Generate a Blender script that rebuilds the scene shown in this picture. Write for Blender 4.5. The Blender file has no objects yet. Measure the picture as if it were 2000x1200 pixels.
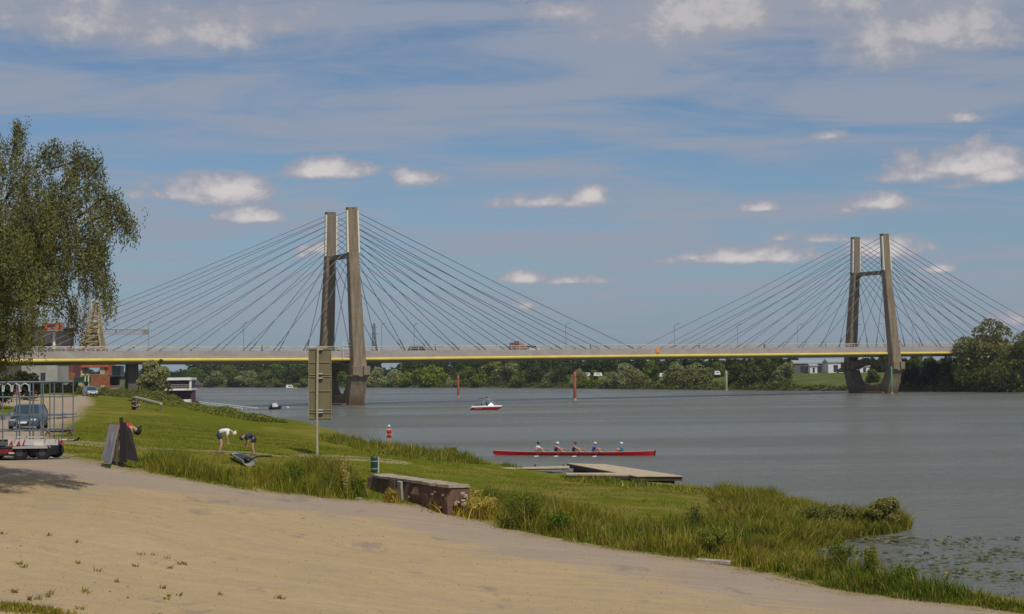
import bpy, bmesh, math, random
import numpy as np
from mathutils import Vector, Matrix
rng = np.random.default_rng(7)
random.seed(7)
R = math.radians
scene = bpy.context.scene
COL = scene.collection

# ------------------------------------------------------------------ camera
CAMZ = 6.7
F = 3000.0                       # focal length in photo pixels (photo is 2000 wide)
pitch = math.atan(125 / F); roll = 0.0106
up0 = Vector((0, -math.sin(pitch), math.cos(pitch))); fw = Vector((0, math.cos(pitch), math.sin(pitch)))
CR = Vector((1, 0, 0)) * math.cos(roll) - up0 * math.sin(roll)
CU = up0 * math.cos(roll) + Vector((1, 0, 0)) * math.sin(roll)
cd = bpy.data.cameras.new('camera'); cam = bpy.data.objects.new('camera', cd); COL.objects.link(cam)
cd.sensor_width = 36; cd.lens = 36 * F / 2000; cd.clip_end = 20000; cd.clip_start = 0.5
m = Matrix((CR, CU, -fw)).transposed().to_4x4(); m.translation = (0, 0, CAMZ); cam.matrix_world = m
scene.camera = cam

# ------------------------------------------------------------------ light
SUN_EL = 51.0
sun_h = Vector((0.45, -0.89, 0)).normalized()
to_sun = Vector((sun_h.x * math.cos(R(SUN_EL)), sun_h.y * math.cos(R(SUN_EL)), math.sin(R(SUN_EL))))
sd = bpy.data.lights.new('sun', 'SUN'); sd.energy = 3.5; sd.angle = R(0.6); sd.color = (1, 0.94, 0.84)
sun = bpy.data.objects.new('sun', sd); COL.objects.link(sun)
sun.rotation_euler = to_sun.to_track_quat('Z', 'Y').to_euler()
scene.view_settings.view_transform = 'Standard'; scene.view_settings.look = 'None'
scene.view_settings.gamma = 1; scene.view_settings.use_curve_mapping = False
scene.view_settings.exposure = -0.38
scene.cycles.max_bounces = 5; scene.cycles.diffuse_bounces = 2; scene.cycles.glossy_bounces = 2
scene.cycles.transmission_bounces = 2; scene.cycles.transparent_max_bounces = 4
scene.cycles.caustics_reflective = False; scene.cycles.caustics_refractive = False

def ray(px, py):
    d = fw * F + CR * (px - 1000) + CU * (600 - py)
    return d / d.y
def W(px, py, Y):
    d = ray(px, py) * Y
    return Vector((d.x, d.y, d.z + CAMZ))
def Z(px, py, z):
    d = ray(px, py)
    t = (z - CAMZ) / d.z
    return Vector((d.x * t, d.y * t, z))

# ------------------------------------------------------------------ node helpers
class NT:
    def __init__(s, tree): s.t = tree; s.n = tree.nodes; s.l = tree.links
    def new(s, typ, **kw):
        nd = s.n.new(typ)
        for k, v in kw.items():
            if k == 'inp':
                for a, b in v.items(): s.put(nd, a, b)
            else: setattr(nd, k, v)
        return nd
    def put(s, nd, a, b):
        if isinstance(b, bpy.types.NodeSocket): s.l.new(b, nd.inputs[a])
        else: nd.inputs[a].default_value = b
    def math(s, op, a, b=0.0, c=None, clamp=False):
        nd = s.n.new('ShaderNodeMath'); nd.operation = op; nd.use_clamp = clamp
        s.put(nd, 0, a); s.put(nd, 1, b)
        if c is not None: s.put(nd, 2, c)
        return nd.outputs[0]
    def vec(s, op, a, b=None):
        nd = s.n.new('ShaderNodeVectorMath'); nd.operation = op
        s.put(nd, 0, a)
        if b is not None: s.put(nd, 1, b)
        return nd.outputs['Value'] if op in ('LENGTH', 'DOT_PRODUCT') else nd.outputs[0]
    def noise(s, vec, scale, detail=4, rough=0.5, dist=0.0, out=0):
        nd = s.n.new('ShaderNodeTexNoise'); s.put(nd, 'Scale', scale); s.put(nd, 'Detail', detail)
        s.put(nd, 'Roughness', rough); s.put(nd, 'Distortion', dist)
        if vec is not None: s.l.new(vec, nd.inputs['Vector'])
        return nd.outputs[out]
    def ramp(s, fac, a, b, c0=0.0, c1=1.0, smooth=True):
        nd = s.n.new('ShaderNodeMapRange'); nd.interpolation_type = 'SMOOTHSTEP' if smooth else 'LINEAR'
        s.put(nd, 0, fac); s.put(nd, 1, a); s.put(nd, 2, b); s.put(nd, 3, c0); s.put(nd, 4, c1)
        return nd.outputs[0]
    def mix(s, fac, a, b, mode='MIX'):
        nd = s.n.new('ShaderNodeMix'); nd.data_type = 'RGBA'; nd.blend_type = mode
        s.put(nd, 0, fac)
        for i, v in ((6, a), (7, b)):
            if isinstance(v, tuple): v = (*v, 1) if len(v) == 3 else v
            s.put(nd, i, v)
        return nd.outputs[2]

# ------------------------------------------------------------------ sky
world = bpy.data.worlds.new('World'); scene.world = world; world.use_nodes = True
w = NT(world.node_tree); w.n.clear()
out = w.new('ShaderNodeOutputWorld'); bg = w.new('ShaderNodeBackground'); w.l.new(bg.outputs[0], out.inputs[0])
sky = w.new('ShaderNodeTexSky', sky_type='NISHITA', sun_disc=False, sun_elevation=R(SUN_EL),
            sun_rotation=math.atan2(sun_h.x, sun_h.y), air_density=1.0, dust_density=0.5, ozone_density=2.0)
SKY_STRENGTH = 0.088
tc = w.new('ShaderNodeTexCoord'); D = tc.outputs['Generated']
sx = w.new('ShaderNodeSeparateXYZ'); w.l.new(D, sx.inputs[0])
az = w.math('ARCTAN2', sx.outputs[0], sx.outputs[1]); el = w.math('ARCSINE', sx.outputs[2])
zc = w.math('MAXIMUM', w.math('ADD', sx.outputs[2], 0.10), 0.03)
cp_ = w.new('ShaderNodeCombineXYZ'); w.l.new(w.math('DIVIDE', sx.outputs[0], zc), cp_.inputs[0]); w.l.new(w.math('DIVIDE', sx.outputs[1], zc), cp_.inputs[1])
P2 = cp_.outputs[0]
ae = w.new('ShaderNodeCombineXYZ'); w.l.new(az, ae.inputs[0]); w.l.new(el, ae.inputs[1]); AE = ae.outputs[0]
# thin high veil, streaked by perspective
st = w.new('ShaderNodeMapping', inp={'Scale': (0.62, 1.25, 1.0), 'Rotation': (0, 0, R(-14))}); w.l.new(P2, st.inputs[0])
v1 = w.noise(st.outputs[0], 1.9, 7, 0.6, 0.7); v2 = w.noise(P2, 0.55, 3, 0.5)
veil = w.math('ADD', w.math('MULTIPLY', v1, 0.62), w.math('MULTIPLY', v2, 0.45))
elv = w.ramp(el, 0.03, 0.22, 0.0, 0.07)
veil = w.ramp(w.math('ADD', veil, elv), 0.47, 0.64, 0.02, 0.86)
# cumulus puffs and banks: (px, py, half width, half height, strength)
CL = [(635,337,80,25,1), (430,376,105,28,.52), (350,385,90,20,.42), (512,428,60,15,.8), (815,350,40,18,.55),
      (1060,398,82,18,.85), (1145,388,36,20,.8), (1028,546,42,17,1), (1118,551,66,11,.75), (1170,581,22,7,.4),
      (1445,506,135,20,1), (1480,498,60,20,.9), (1350,505,38,16,.8), (1523,466,24,11,.6), (1612,469,50,10,.45), (1493,408,36,12,.8),
      (1705,400,62,22,.9), (1650,412,50,12,.5), (1870,330,120,36,1), (1800,345,110,26,.8), (1950,345,80,26,.8), (1870,365,60,18,.5), (1620,267,38,13,.7),
      (1882,234,22,12,.6), (1725,490,60,24,.75), (1835,528,36,11,.6), (620,488,34,14,.6),(590,500,20,8,.4), (1095,25,75,34,.62), (1165,75,28,20,.45),
      (1430,40,230,60,.72), (1560,10,260,45,.6), (1820,60,110,55,.85), (1730,105,100,45,.6), (1920,80,110,40,.6), (290,60,260,48,.62), (120,40,230,60,.5), (560,60,60,18,.35),
      (1990,628,40,20,.6), (1030,600,18,7,.4)]
nz = w.noise(w.vec('MULTIPLY', AE, (1, 1.3, 1)), 24, 10, 0.64, 0.1, out=1)
nz = w.vec('SUBTRACT', nz, (0.5, 0.5, 0.5))
acc = None; accb = None
for i, (cx, cy, hw, hh, s) in enumerate(CL):
    d = ray(cx, cy).normalized(); a = math.atan2(d.x, d.y); e = math.asin(d.z)
    kk = 1.35 if hh < 40 else 1.5
    ww, h = hw / F * kk * 1.05, hh / F * kk * 1.2
    v = w.vec('MULTIPLY', w.vec('SUBTRACT', AE, (a, e, 0)), (1 / ww, 1 / h, 0))
    v = w.vec('MAXIMUM', v, w.vec('MULTIPLY', v, (1, -2.4, 0)))
    ln = w.vec('LENGTH', v)
    soft = 1.0 if hh < 40 else 1.5
    dn = w.math('MULTIPLY', w.math('SUBTRACT', 1.0, ln), s)
    if hh < 40: acc = dn if acc is None else w.math('MAXIMUM', acc, dn)
    else: accb = dn if accb is None else w.math('MAXIMUM', accb, dn)
sn = w.new('ShaderNodeSeparateXYZ'); w.l.new(nz, sn.inputs[0])
nf = w.math('ADD', w.math('MULTIPLY', sn.outputs[0], 1.45), w.math('MULTIPLY', sn.outputs[1], 1.45))
cum = w.ramp(w.math('ADD', acc, nf), 0.0, 0.34, 0.0, 0.93)
core = w.ramp(w.math('ADD', acc, w.math('MULTIPLY', nf, 1.2)), 0.20, 0.85, 0.0, 1.0)
skyc = w.vec('MULTIPLY', sky.outputs[0], (SKY_STRENGTH * 0.74, SKY_STRENGTH * 0.90, SKY_STRENGTH * 1.06))
skyc = w.mix(w.ramp(el, -0.02, 0.17, 0.8, 0.0), skyc, (0.305, 0.405, 0.53))
c1 = w.mix(veil, skyc, (0.395, 0.442, 0.545))
cc = w.mix(core, (0.44, 0.45, 0.53), (0.84, 0.79, 0.775))
c2 = w.mix(cum, c1, cc)
bank = w.ramp(w.math('ADD', accb, w.math('MULTIPLY', nf, .8)), -0.20, 0.60, 0.0, 0.88)
bc = w.mix(w.ramp(w.math('ADD', accb, w.math('MULTIPLY', nf, 1.6)), .2, .9), (0.44, 0.45, 0.51), (0.68, 0.65, 0.65))
c2 = w.mix(bank, c2, bc)
w.l.new(c2, bg.inputs[0]); bg.inputs[1].default_value = 1.0

# ------------------------------------------------------------------ materials
MATS = {}
def mat(name, col=(.5, .5, .5), rough=.7, metal=0., var=.0, vscale=3., bump=0., bscale=20., spec=.4, col2=None, vdetail=4):
    if name in MATS: return MATS[name]
    M = bpy.data.materials.new(name); M.use_nodes = True; t = NT(M.node_tree)
    b = t.n['Principled BSDF']; b.inputs['Roughness'].default_value = rough; b.inputs['Metallic'].default_value = metal
    b.inputs['Specular IOR Level'].default_value = spec
    co = t.new('ShaderNodeTexCoord').outputs['Object']
    if var or col2:
        nf_ = t.noise(co, vscale, vdetail, .6)
        c2_ = col2 if col2 else tuple(x * (1 - var) for x in col)
        c = t.mix(t.ramp(nf_, .3, .7), col, c2_); t.l.new(c, b.inputs['Base Color'])
    else: b.inputs['Base Color'].default_value = (*col, 1)
    if bump:
        bn = t.new('ShaderNodeBump', inp={'Strength': bump, 'Distance': .05}); t.l.new(t.noise(co, bscale, 5, .6), bn.inputs['Height'])
        t.l.new(bn.outputs[0], b.inputs['Normal'])
    MATS[name] = M; return M

def foliage_mat(name, transl=.3):
    M = bpy.data.materials.new(name); M.use_nodes = True; t = NT(M.node_tree); t.n.clear()
    o = t.new('ShaderNodeOutputMaterial')
    oi = t.new('ShaderNodeObjectInfo').outputs['Color']
    at = t.new('ShaderNodeAttribute', attribute_name='v').outputs['Fac']
    geo = t.new('ShaderNodeTexCoord').outputs['Object']
    c = t.mix(t.ramp(at, 0, 1, 0, 1, False), (0.95, 0.92, 0.85), (2.5, 2.4, 2.1))
    c = t.mix(1.0, oi, c, 'MULTIPLY')
    c = t.mix(t.ramp(t.noise(geo, .8, 2), .42, .66, 0, .5), c, t.mix(1.0, c, (1.25, 1.05, .6), 'MULTIPLY'))
    d = t.new('ShaderNodeBsdfDiffuse'); t.l.new(c, d.inputs[0])
    g = t.new('ShaderNodeBsdfTranslucent'); t.l.new(c, g.inputs[0])
    mx = t.new('ShaderNodeMixShader', inp={0: transl}); t.l.new(d.outputs[0], mx.inputs[1]); t.l.new(g.outputs[0], mx.inputs[2])
    t.l.new(mx.outputs[0], o.inputs[0]); return M
FOL = foliage_mat('foliage'); FOLW = foliage_mat('willow_foliage', .10)

def blade_mat(name):
    M = bpy.data.materials.new(name); M.use_nodes = True; t = NT(M.node_tree); t.n.clear()
    o = t.new('ShaderNodeOutputMaterial')
    at = t.new('ShaderNodeAttribute', attribute_name='col').outputs['Color']
    d = t.new('ShaderNodeBsdfDiffuse'); t.l.new(at, d.inputs[0])
    g = t.new('ShaderNodeBsdfTranslucent'); t.l.new(at, g.inputs[0])
    mx = t.new('ShaderNodeMixShader', inp={0: .35}); t.l.new(d.outputs[0], mx.inputs[1]); t.l.new(g.outputs[0], mx.inputs[2])
    t.l.new(mx.outputs[0], o.inputs[0]); return M
BLADE = blade_mat('grass_blades')

# ------------------------------------------------------------------ object helpers
def link(o, parent=None):
    COL.objects.link(o)
    if parent is not None: o.parent = parent
    return o
def tag(o, label=None, cat=None, group=None, kind=None):
    if label: o['label'] = label
    if cat: o['category'] = cat
    if group: o['group'] = group
    if kind: o['kind'] = kind
    return o
def thing(name, label, cat, loc=(0, 0, 0), rz=0., group=None):
    o = bpy.data.objects.new(name, None); o.empty_display_size = .2; link(o)
    o.location = loc; o.rotation_euler = (0, 0, rz); return tag(o, label, cat, group)
def copy_tree(o, parent=None):
    c = o.copy(); link(c)
    if parent is not None: c.parent = parent
    for ch in list(o.children): copy_tree(ch, c)
    return c
class MB:
    def __init__(s): s.v = []; s.f = []
    def add(s, vs, fs):
        n = len(s.v); s.v += [tuple(x) for x in vs]; s.f += [tuple(i + n for i in f) for f in fs]; return s
    def box(s, c, d, rz=0., mat4=None):
        x, y, z = d[0] / 2, d[1] / 2, d[2] / 2
        vs = [Vector((a * x, b * y, e * z)) for a in (-1, 1) for b in (-1, 1) for e in (-1, 1)]
        if rz: vs = [Matrix.Rotation(rz, 3, 'Z') @ v for v in vs]
        if mat4: vs = [mat4 @ v for v in vs]
        vs = [v + Vector(c) for v in vs]
        return s.add(vs, [(0, 1, 3, 2), (4, 6, 7, 5), (0, 4, 5, 1), (2, 3, 7, 6), (0, 2, 6, 4), (1, 5, 7, 3)])
    def hexa(s, p):   # 8 points: bottom 4 ring, top 4 ring
        return s.add(p, [(3, 2, 1, 0), (4, 5, 6, 7), (0, 1, 5, 4), (1, 2, 6, 5), (2, 3, 7, 6), (3, 0, 4, 7)])
    def tube(s, pts, r, n=6, cap=True):
        pts = [Vector(p) for p in pts]; rs = r if isinstance(r, (list, tuple)) else [r] * len(pts)
        rings = []
        base = len(s.v); vs = []; fs = []
        for i, p in enumerate(pts):
            a = pts[max(i - 1, 0)]; b = pts[min(i + 1, len(pts) - 1)]
            d = (b - a).normalized(); ref = Vector((0, 0, 1)) if abs(d.z) < .9 else Vector((1, 0, 0))
            u = d.cross(ref).normalized(); v = d.cross(u).normalized()
            for k in range(n):
                t = 2 * math.pi * k / n
                vs.append(p + (u * math.cos(t) + v * math.sin(t)) * rs[i])
        for i in range(len(pts) - 1):
            for k in range(n):
                k2 = (k + 1) % n
                fs.append((i * n + k, i * n + k2, (i + 1) * n + k2, (i + 1) * n + k))
        if cap: fs.append(tuple(range(n))[::-1]); fs.append(tuple((len(pts) - 1) * n + k for k in range(n)))
        return s.add(vs, fs)
    def lathe(s, prof, c=(0, 0, 0), n=16, ang=2 * math.pi):   # prof: (r,z)
        vs = []; fs = []
        for r, z in prof:
            for k in range(n):
                t = 2 * math.pi * k / n; vs.append((c[0] + r * math.cos(t), c[1] + r * math.sin(t), c[2] + z))
        for i in range(len(prof) - 1):
            for k in range(n):
                k2 = (k + 1) % n; fs.append((i * n + k, i * n + k2, (i + 1) * n + k2, (i + 1) * n + k))
        fs.append(tuple(range(n))[::-1]); fs.append(tuple((len(prof) - 1) * n + k for k in range(n)))
        return s.add(vs, fs)
    def prism(s, poly, a, b, plane='xz'):   # extrude 2D polygon between a and b of the third axis
        def mk(p, q):
            return {'xz': (p[0], q, p[1]), 'yz': (q, p[0], p[1]), 'xy': (p[0], p[1], q)}[plane]
        n = len(poly); vs = [mk(p, a) for p in poly] + [mk(p, b) for p in poly]
        fs = [tuple(range(n)), tuple(range(n, 2 * n))[::-1]] + [(i, i + n, (i + 1) % n + n, (i + 1) % n) for i in range(n)]
        return s.add(vs, fs)
    def build(s, name, M, parent=None, smooth=False, bevel=0., loc=None, mats=None):
        me = bpy.data.meshes.new(name); me.from_pydata(s.v, [], s.f); me.validate()
        bm = bmesh.new(); bm.from_mesh(me); bmesh.ops.recalc_face_normals(bm, faces=bm.faces)
        if bevel: bmesh.ops.bevel(bm, geom=list(bm.edges), offset=bevel, segments=1, affect='EDGES')
        bm.to_mesh(me); bm.free()
        if M: me.materials.append(M)
        if smooth: me.polygons.foreach_set('use_smooth', [True] * len(me.polygons))
        o = bpy.data.objects.new(name, me); link(o, parent)
        if loc: o.location = loc
        return o

def np_mesh(name, V, Fc, M, parent=None, attrs=None, smooth=False):
    """V (n,3) array, Fc (m,k) int array with k = 3 or 4."""
    me = bpy.data.meshes.new(name); k = Fc.shape[1]
    me.vertices.add(len(V)); me.vertices.foreach_set('co', np.asarray(V, dtype=np.float32).ravel())
    me.loops.add(Fc.size); me.loops.foreach_set('vertex_index', Fc.astype(np.int32).ravel())
    me.polygons.add(len(Fc)); me.polygons.foreach_set('loop_start', (np.arange(len(Fc)) * k).astype(np.int32))
    me.update(calc_edges=True)
    if smooth: me.polygons.foreach_set('use_smooth', np.ones(len(Fc), dtype=bool))
    for nm, (typ, arr) in (attrs or {}).items():
        a = me.attributes.new(nm, typ, 'POINT')
        a.data.foreach_set('color' if typ == 'FLOAT_COLOR' else 'value', np.asarray(arr, dtype=np.float32).ravel())
    me.materials.append(M)
    o = bpy.data.objects.new(name, me); link(o, parent); return o

# ------------------------------------------------------------------ terrain
def px0(*pts): return [Z(a, b, 0.0).xy for a, b in pts]
shore = px0((2300, 1225), (2000, 1186), (1850, 1161), (1700, 1127), (1600, 1102), (1572, 1086), (1592, 1071), (1650, 1052), (1735, 1042), (1768, 1033),
            (1755, 1018), (1690, 1006), (1600, 992), (1500, 972), (1400, 958), (1340, 951), (1290, 946), (1240, 941), (1160, 933), (1106, 928), (1045, 922),
            (1005, 915), (960, 906), (900, 893), (830, 885), (755, 878), (640, 850), (560, 831))
shore = [tuple(p) for p in shore] + [(-37, 217), (-47, 240), (-57, 265), (-74, 320), (-88, 360), (-150, 480), (-320, 720), (-900, 1400)]
land = [(60, -60), (34, 10), (22, 34)] + shore + [(-3000, 1400), (-3000, -60)]
LP = np.array(land)
def seg_dist(P, poly, closed=True):
    A = np.array(poly); B = np.roll(A, -1, 0) if closed else A[1:]
    if not closed: A = A[:-1]
    best = np.full(len(P), 1e18)
    for a, b in zip(A, B):
        ab = b - a; t = np.clip(((P - a) @ ab) / max(ab @ ab, 1e-9), 0, 1)
        d = ((P - (a + t[:, None] * ab)) ** 2).sum(1); best = np.minimum(best, d)
    return np.sqrt(best)
def inside(P, poly):
    A = np.array(poly); B = np.roll(A, -1, 0); c = np.zeros(len(P), bool)
    for (x1, y1), (x2, y2) in zip(A, B):
        if y1 == y2: continue
        k = ((y1 > P[:, 1]) != (y2 > P[:, 1])) & (P[:, 0] < (x2 - x1) * (P[:, 1] - y1) / (y2 - y1) + x1); c ^= k
    return c
def sdist(P, poly):
    d = seg_dist(P, poly); return np.where(inside(P, poly), d, -d)
cps = []
def cz(px, py, z): cps.append(tuple(Z(px, py, z)))
for a in [(885,976,1.8),(850,980,1.72),(50,898,3.4),(205,905,3.4),(270,905,3.25),(500,958,2.5),(720,978,1.9),(820,985,1.72),(1000,1035,1.3),(1300,1085,1.0),(1500,1120,.8),(1700,1160,.62),(2000,1200,.5),
          (0,1200,2.7),(500,1200,2.05),(1000,1200,1.45),(1500,1200,.95),(0,1000,3.25),(300,1000,2.85),(0,950,3.38),(700,1080,1.75),(1000,1100,1.4),(350,1100,2.4),
          (200,869,3.4),(440,884,2.95),(620,893,2.6),(760,901,2.0),(731,925,1.45),(850,900,1.55),(940,912,.85),(440,860,2.6),(440,840,2.0),(440,815,1.4),
          (1000,960,.95),(1000,930,.75),(1200,960,.75),(1200,1010,.95),(1400,1000,.5),(900,940,1.25),(1100,1000,1.05),(620,870,1.9),(560,850,1.3),(330,880,3.2),
          (258,801,3.3),(175,800,3.4),(55,839,3.45),(175,774,3.6),(20,800,3.5),(330,800,2.9),(330,840,3.1),(250,850,3.4),(1600,1010,.25),(1450,1040,.6)]:
    cz(*a)
cps += [(0, 0, 5.0), (-15, 0, 5.2), (15, 0, 3.5), (-60, 40, 3.6), (-60, 100, 3.6), (-150, 100, 3.8), (-150, 300, 4.2), (-90, 300, 3.8), (-110, 400, 4.2), (-300, 500, 4.5), (-300, 0, 4.5), (-60, 200, 3.7), (-80, 250, 3.7), (-66, 258, 3.0), (-200, 600, 4)]
C = np.array(cps); CX = C[:, :2]
def tk(r2): return 0.5 * r2 * np.log(r2 + 1e-6)
def _K(A, B): return tk(((A[:, None, :] - B[None, :, :]) ** 2).sum(2))
SC = 50.0
NCP = len(C); K = _K(CX / SC, CX / SC) + np.eye(NCP) * 2e-3
Pm = np.c_[np.ones(NCP), CX / SC]; Am = np.block([[K, Pm], [Pm.T, np.zeros((3, 3))]])
sol = np.linalg.solve(Am, np.r_[C[:, 2], np.zeros(3)])
def height(P):
    P = np.asarray(P, float); Pc = np.clip(P, [-300, -40], [60, 600])
    z = _K(Pc / SC, CX / SC) @ sol[:NCP] + np.c_[np.ones(len(P)), Pc / SC] @ sol[NCP:]
    z = np.clip(z, .18, 5.6)
    s = sdist(P, land)
    z = z + 0.05 * np.sin(P[:, 0] * .9 + 1.3 * np.sin(P[:, 1] * .35)) * np.sin(P[:, 1] * .6) * (s > 2)
    return np.where(s > 0, np.minimum(z, .03 + .55 * s), np.maximum(.22 * s, -2.5))
def hz(x, y): return float(height(np.array([[x, y]]))[0])
def G(px, py, y0=16., y1=700.):
    d = ray(px, py); Y = np.geomspace(y0, y1, 1200)
    P = np.c_[d.x * Y, Y]; zr = CAMZ + d.z * Y; h = height(P); k = np.where(zr <= h)[0]
    if len(k) == 0: return Vector((d.x * y1, y1, h[-1]))
    i = k[0]
    if i == 0: return Vector((P[0, 0], Y[0], h[0]))
    a = zr[i - 1] - h[i - 1]; b = h[i] - zr[i]; t = a / (a + b + 1e-9); y = Y[i - 1] + (Y[i] - Y[i - 1]) * t
    return Vector((d.x * y, y, hz(d.x * y, y)))
def GP(pts): return [tuple(G(a, b).xy) for a, b in pts]
road_poly = GP([(-60, 868), (60, 880), (130, 887), (200, 906), (300, 926), (400, 943), (500, 958), (650, 974), (720, 978), (820, 987), (900, 1003), (960, 1020), (1050, 1046), (1150, 1064), (1300, 1086), (1420, 1102),
                (1500, 1120), (1600, 1145), (1700, 1162), (1800, 1174), (2050, 1205)]) + [(16, 26), (30, -50), (-120, -50), (-120, 60)]
lot_poly = GP([(-40, 870), (60, 872), (100, 852), (125, 830), (160, 805), (182, 790), (176, 778), (160, 771), (90, 771), (-40, 772), (-40, 790), (60, 795), (90, 800), (60, 815), (-40, 820)])
track = GP([(130, 863), (200, 869), (330, 877), (440, 884), (540, 889), (620, 893), (700, 895), (760, 900)])
# ------------------------------------------------------------------ ground material
def ground_mat():
    M = bpy.data.materials.new('bank_ground'); M.use_nodes = True; t = NT(M.node_tree)
    b = t.n['Principled BSDF']; b.inputs['Roughness'].default_value = 1; b.inputs['Specular IOR Level'].default_value = 0
    P = t.new('ShaderNodeTexCoord').outputs['Object']
    sd_ = t.new('ShaderNodeAttribute', attribute_name='sand').outputs['Fac']
    tr = t.new('ShaderNodeAttribute', attribute_name='trk').outputs['Fac']
    sh = t.new('ShaderNodeAttribute', attribute_name='shr').outputs['Fac']
    n1 = t.noise(P, .35, 6, .6); n2 = t.noise(P, 2.2, 6, .65); n3 = t.noise(P, 14, 5, .7); n4 = t.noise(P, .09, 3, .5); nf = t.noise(P, 55, 3, .7)
    # sandy ground: pale sand with greyer, harder, stony patches and small dark debris
    sand = t.mix(t.ramp(n2, .3, .7), (.49, .36, .195), (.43, .31, .17))
    sand = t.mix(t.math('MULTIPLY', t.ramp(nf, .40, .68), .5), sand, (.60, .45, .26))
    sand = t.mix(t.math('MULTIPLY', t.ramp(n3, .48, .68), .4), sand, (.33, .25, .16))
    grey = t.mix(t.ramp(nf, .36, .64), (.345, .275, .215), (.41, .325, .25))
    edge = t.ramp(sd_, 1.5, 9.0, 1.0, 0.0)
    gm = t.math('ADD', t.math('MULTIPLY', edge, .68), t.math('MULTIPLY', t.math('SUBTRACT', n1, .5), 2.0))
    sand = t.mix(t.ramp(gm, .12, .62, 0, .85), sand, grey)
    rt = t.new('ShaderNodeMapping', inp={'Rotation': (0, 0, R(33)), 'Scale': (.10, 1.5, 1)}); t.l.new(P, rt.inputs[0])
    rut = t.noise(rt.outputs[0], 1.3, 5, .65, .25)
    sand = t.mix(t.math('MULTIPLY', t.ramp(rut, .50, .68), .22), sand, (.30, .24, .175))
    sand = t.mix(t.math('MULTIPLY', t.ramp(rut, .46, .34), .2), sand, (.60, .47, .31))
    sand = t.mix(t.math('MULTIPLY', t.ramp(t.noise(P, 9, 6, .75), .56, .70), .4), sand, (.26, .20, .13))
    pt = t.ramp(t.noise(t.vec('MULTIPLY', P, (1, .55, 1)), .6, 5, .62, .4), .60, .70)
    sand = t.mix(t.math('MULTIPLY', pt, .65), sand, (.27, .225, .19))
    vo = t.new('ShaderNodeTexVoronoi', inp={'Scale': 3.1, 'Randomness': 1.0}); t.l.new(P, vo.inputs['Vector'])
    deb = t.math('MULTIPLY', t.ramp(vo.outputs['Distance'], .07, .13, 1, 0), t.ramp(n1, .48, .60))
    sand = t.mix(t.math('MULTIPLY', deb, .12), sand, (.14, .115, .05))
    # grass: mown green, drier olive and straw patches
    g = t.mix(t.ramp(n2, .25, .75), (.112, .138, .012), (.175, .172, .020))
    g = t.mix(t.ramp(n3, .35, .75, 0, .55), g, (.07, .10, .008))
    g = t.mix(t.ramp(t.math('ADD', n1, t.math('MULTIPLY', n4, .8)), .86, 1.12, 0, .8), g, (.25, .20, .045))
    g = t.mix(t.ramp(nf, .55, .8, 0, .4), g, (.24, .23, .045))
    g = t.mix(t.math('MULTIPLY', t.ramp(sh, 1.5, 5.0, 1, 0), .5), g, (.23, .21, .065))
    tm = t.ramp(t.math('ADD', tr, t.math('MULTIPLY', t.math('SUBTRACT', n2, .5), 1.1)), .25, .6, .75, 0)
    g = t.mix(tm, g, (.36, .29, .16))
    # ragged limit between the two
    e = t.math('ADD', sd_, t.math('ADD', t.math('MULTIPLY', t.math('SUBTRACT', n2, .5), 3.6), t.math('MULTIPLY', t.math('SUBTRACT', n3, .5), 1.8)))
    rim = t.mix(t.ramp(n3, .4, .6), (.22, .17, .07), (.40, .31, .18))
    c = t.mix(t.ramp(e, -.5, 0.1), g, rim); c = t.mix(t.ramp(e, 0.0, 1.0), c, sand)
    sp_ = t.new('ShaderNodeSeparateXYZ'); t.l.new(P, sp_.inputs[0])
    dry = t.math('MULTIPLY', t.ramp(sp_.outputs[0], -3.0, 3.0), t.math('MULTIPLY', t.ramp(sp_.outputs[1], 88, 72), t.ramp(n1, .38, .55)))
    dry = t.math('MULTIPLY', dry, t.ramp(e, -.5, .1, 1, 0)); c = t.mix(t.math('MULTIPLY', dry, .6), c, (.235, .19, .06))
    mud = t.ramp(sh, 0.05, .6, 1, 0); c = t.mix(mud, c, (.09, .075, .045))
    t.l.new(c, b.inputs['Base Color'])
    hgt = t.math('ADD', t.math('MULTIPLY', n3, .6), t.math('MULTIPLY', nf, .4))
    bn = t.new('ShaderNodeBump', inp={'Strength': .55, 'Distance': .06}); t.l.new(hgt, bn.inputs['Height']); t.l.new(bn.outputs[0], b.inputs['Normal'])
    return M
GM = ground_mat()
xs = np.r_[np.arange(-1200, -300, 60), np.arange(-300, -90, 12), np.arange(-90, -45, 1.5), np.arange(-45, 24, .6), np.arange(24, 60, 3)]
ys = np.r_[np.arange(-60, 20, 4), np.arange(20, 34, 1), np.arange(34, 112, .6), np.arange(112, 230, 1.5), np.arange(230, 360, 3), np.arange(360, 1000, 20)]
XX, YY = np.meshgrid(xs, ys); P = np.c_[XX.ravel(), YY.ravel()]; nx, ny = len(xs), len(ys)
Hh = height(P); sdl = sdist(P, land)
Hh = np.where(P[:, 1] > 560, np.where(sdl > 0, np.minimum(4, .55 * sdl), np.maximum(.22 * sdl, -2.5)), Hh)
srd = np.maximum(sdist(P, road_poly), sdist(P, lot_poly)); trk = seg_dist(P, track, False)
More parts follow.
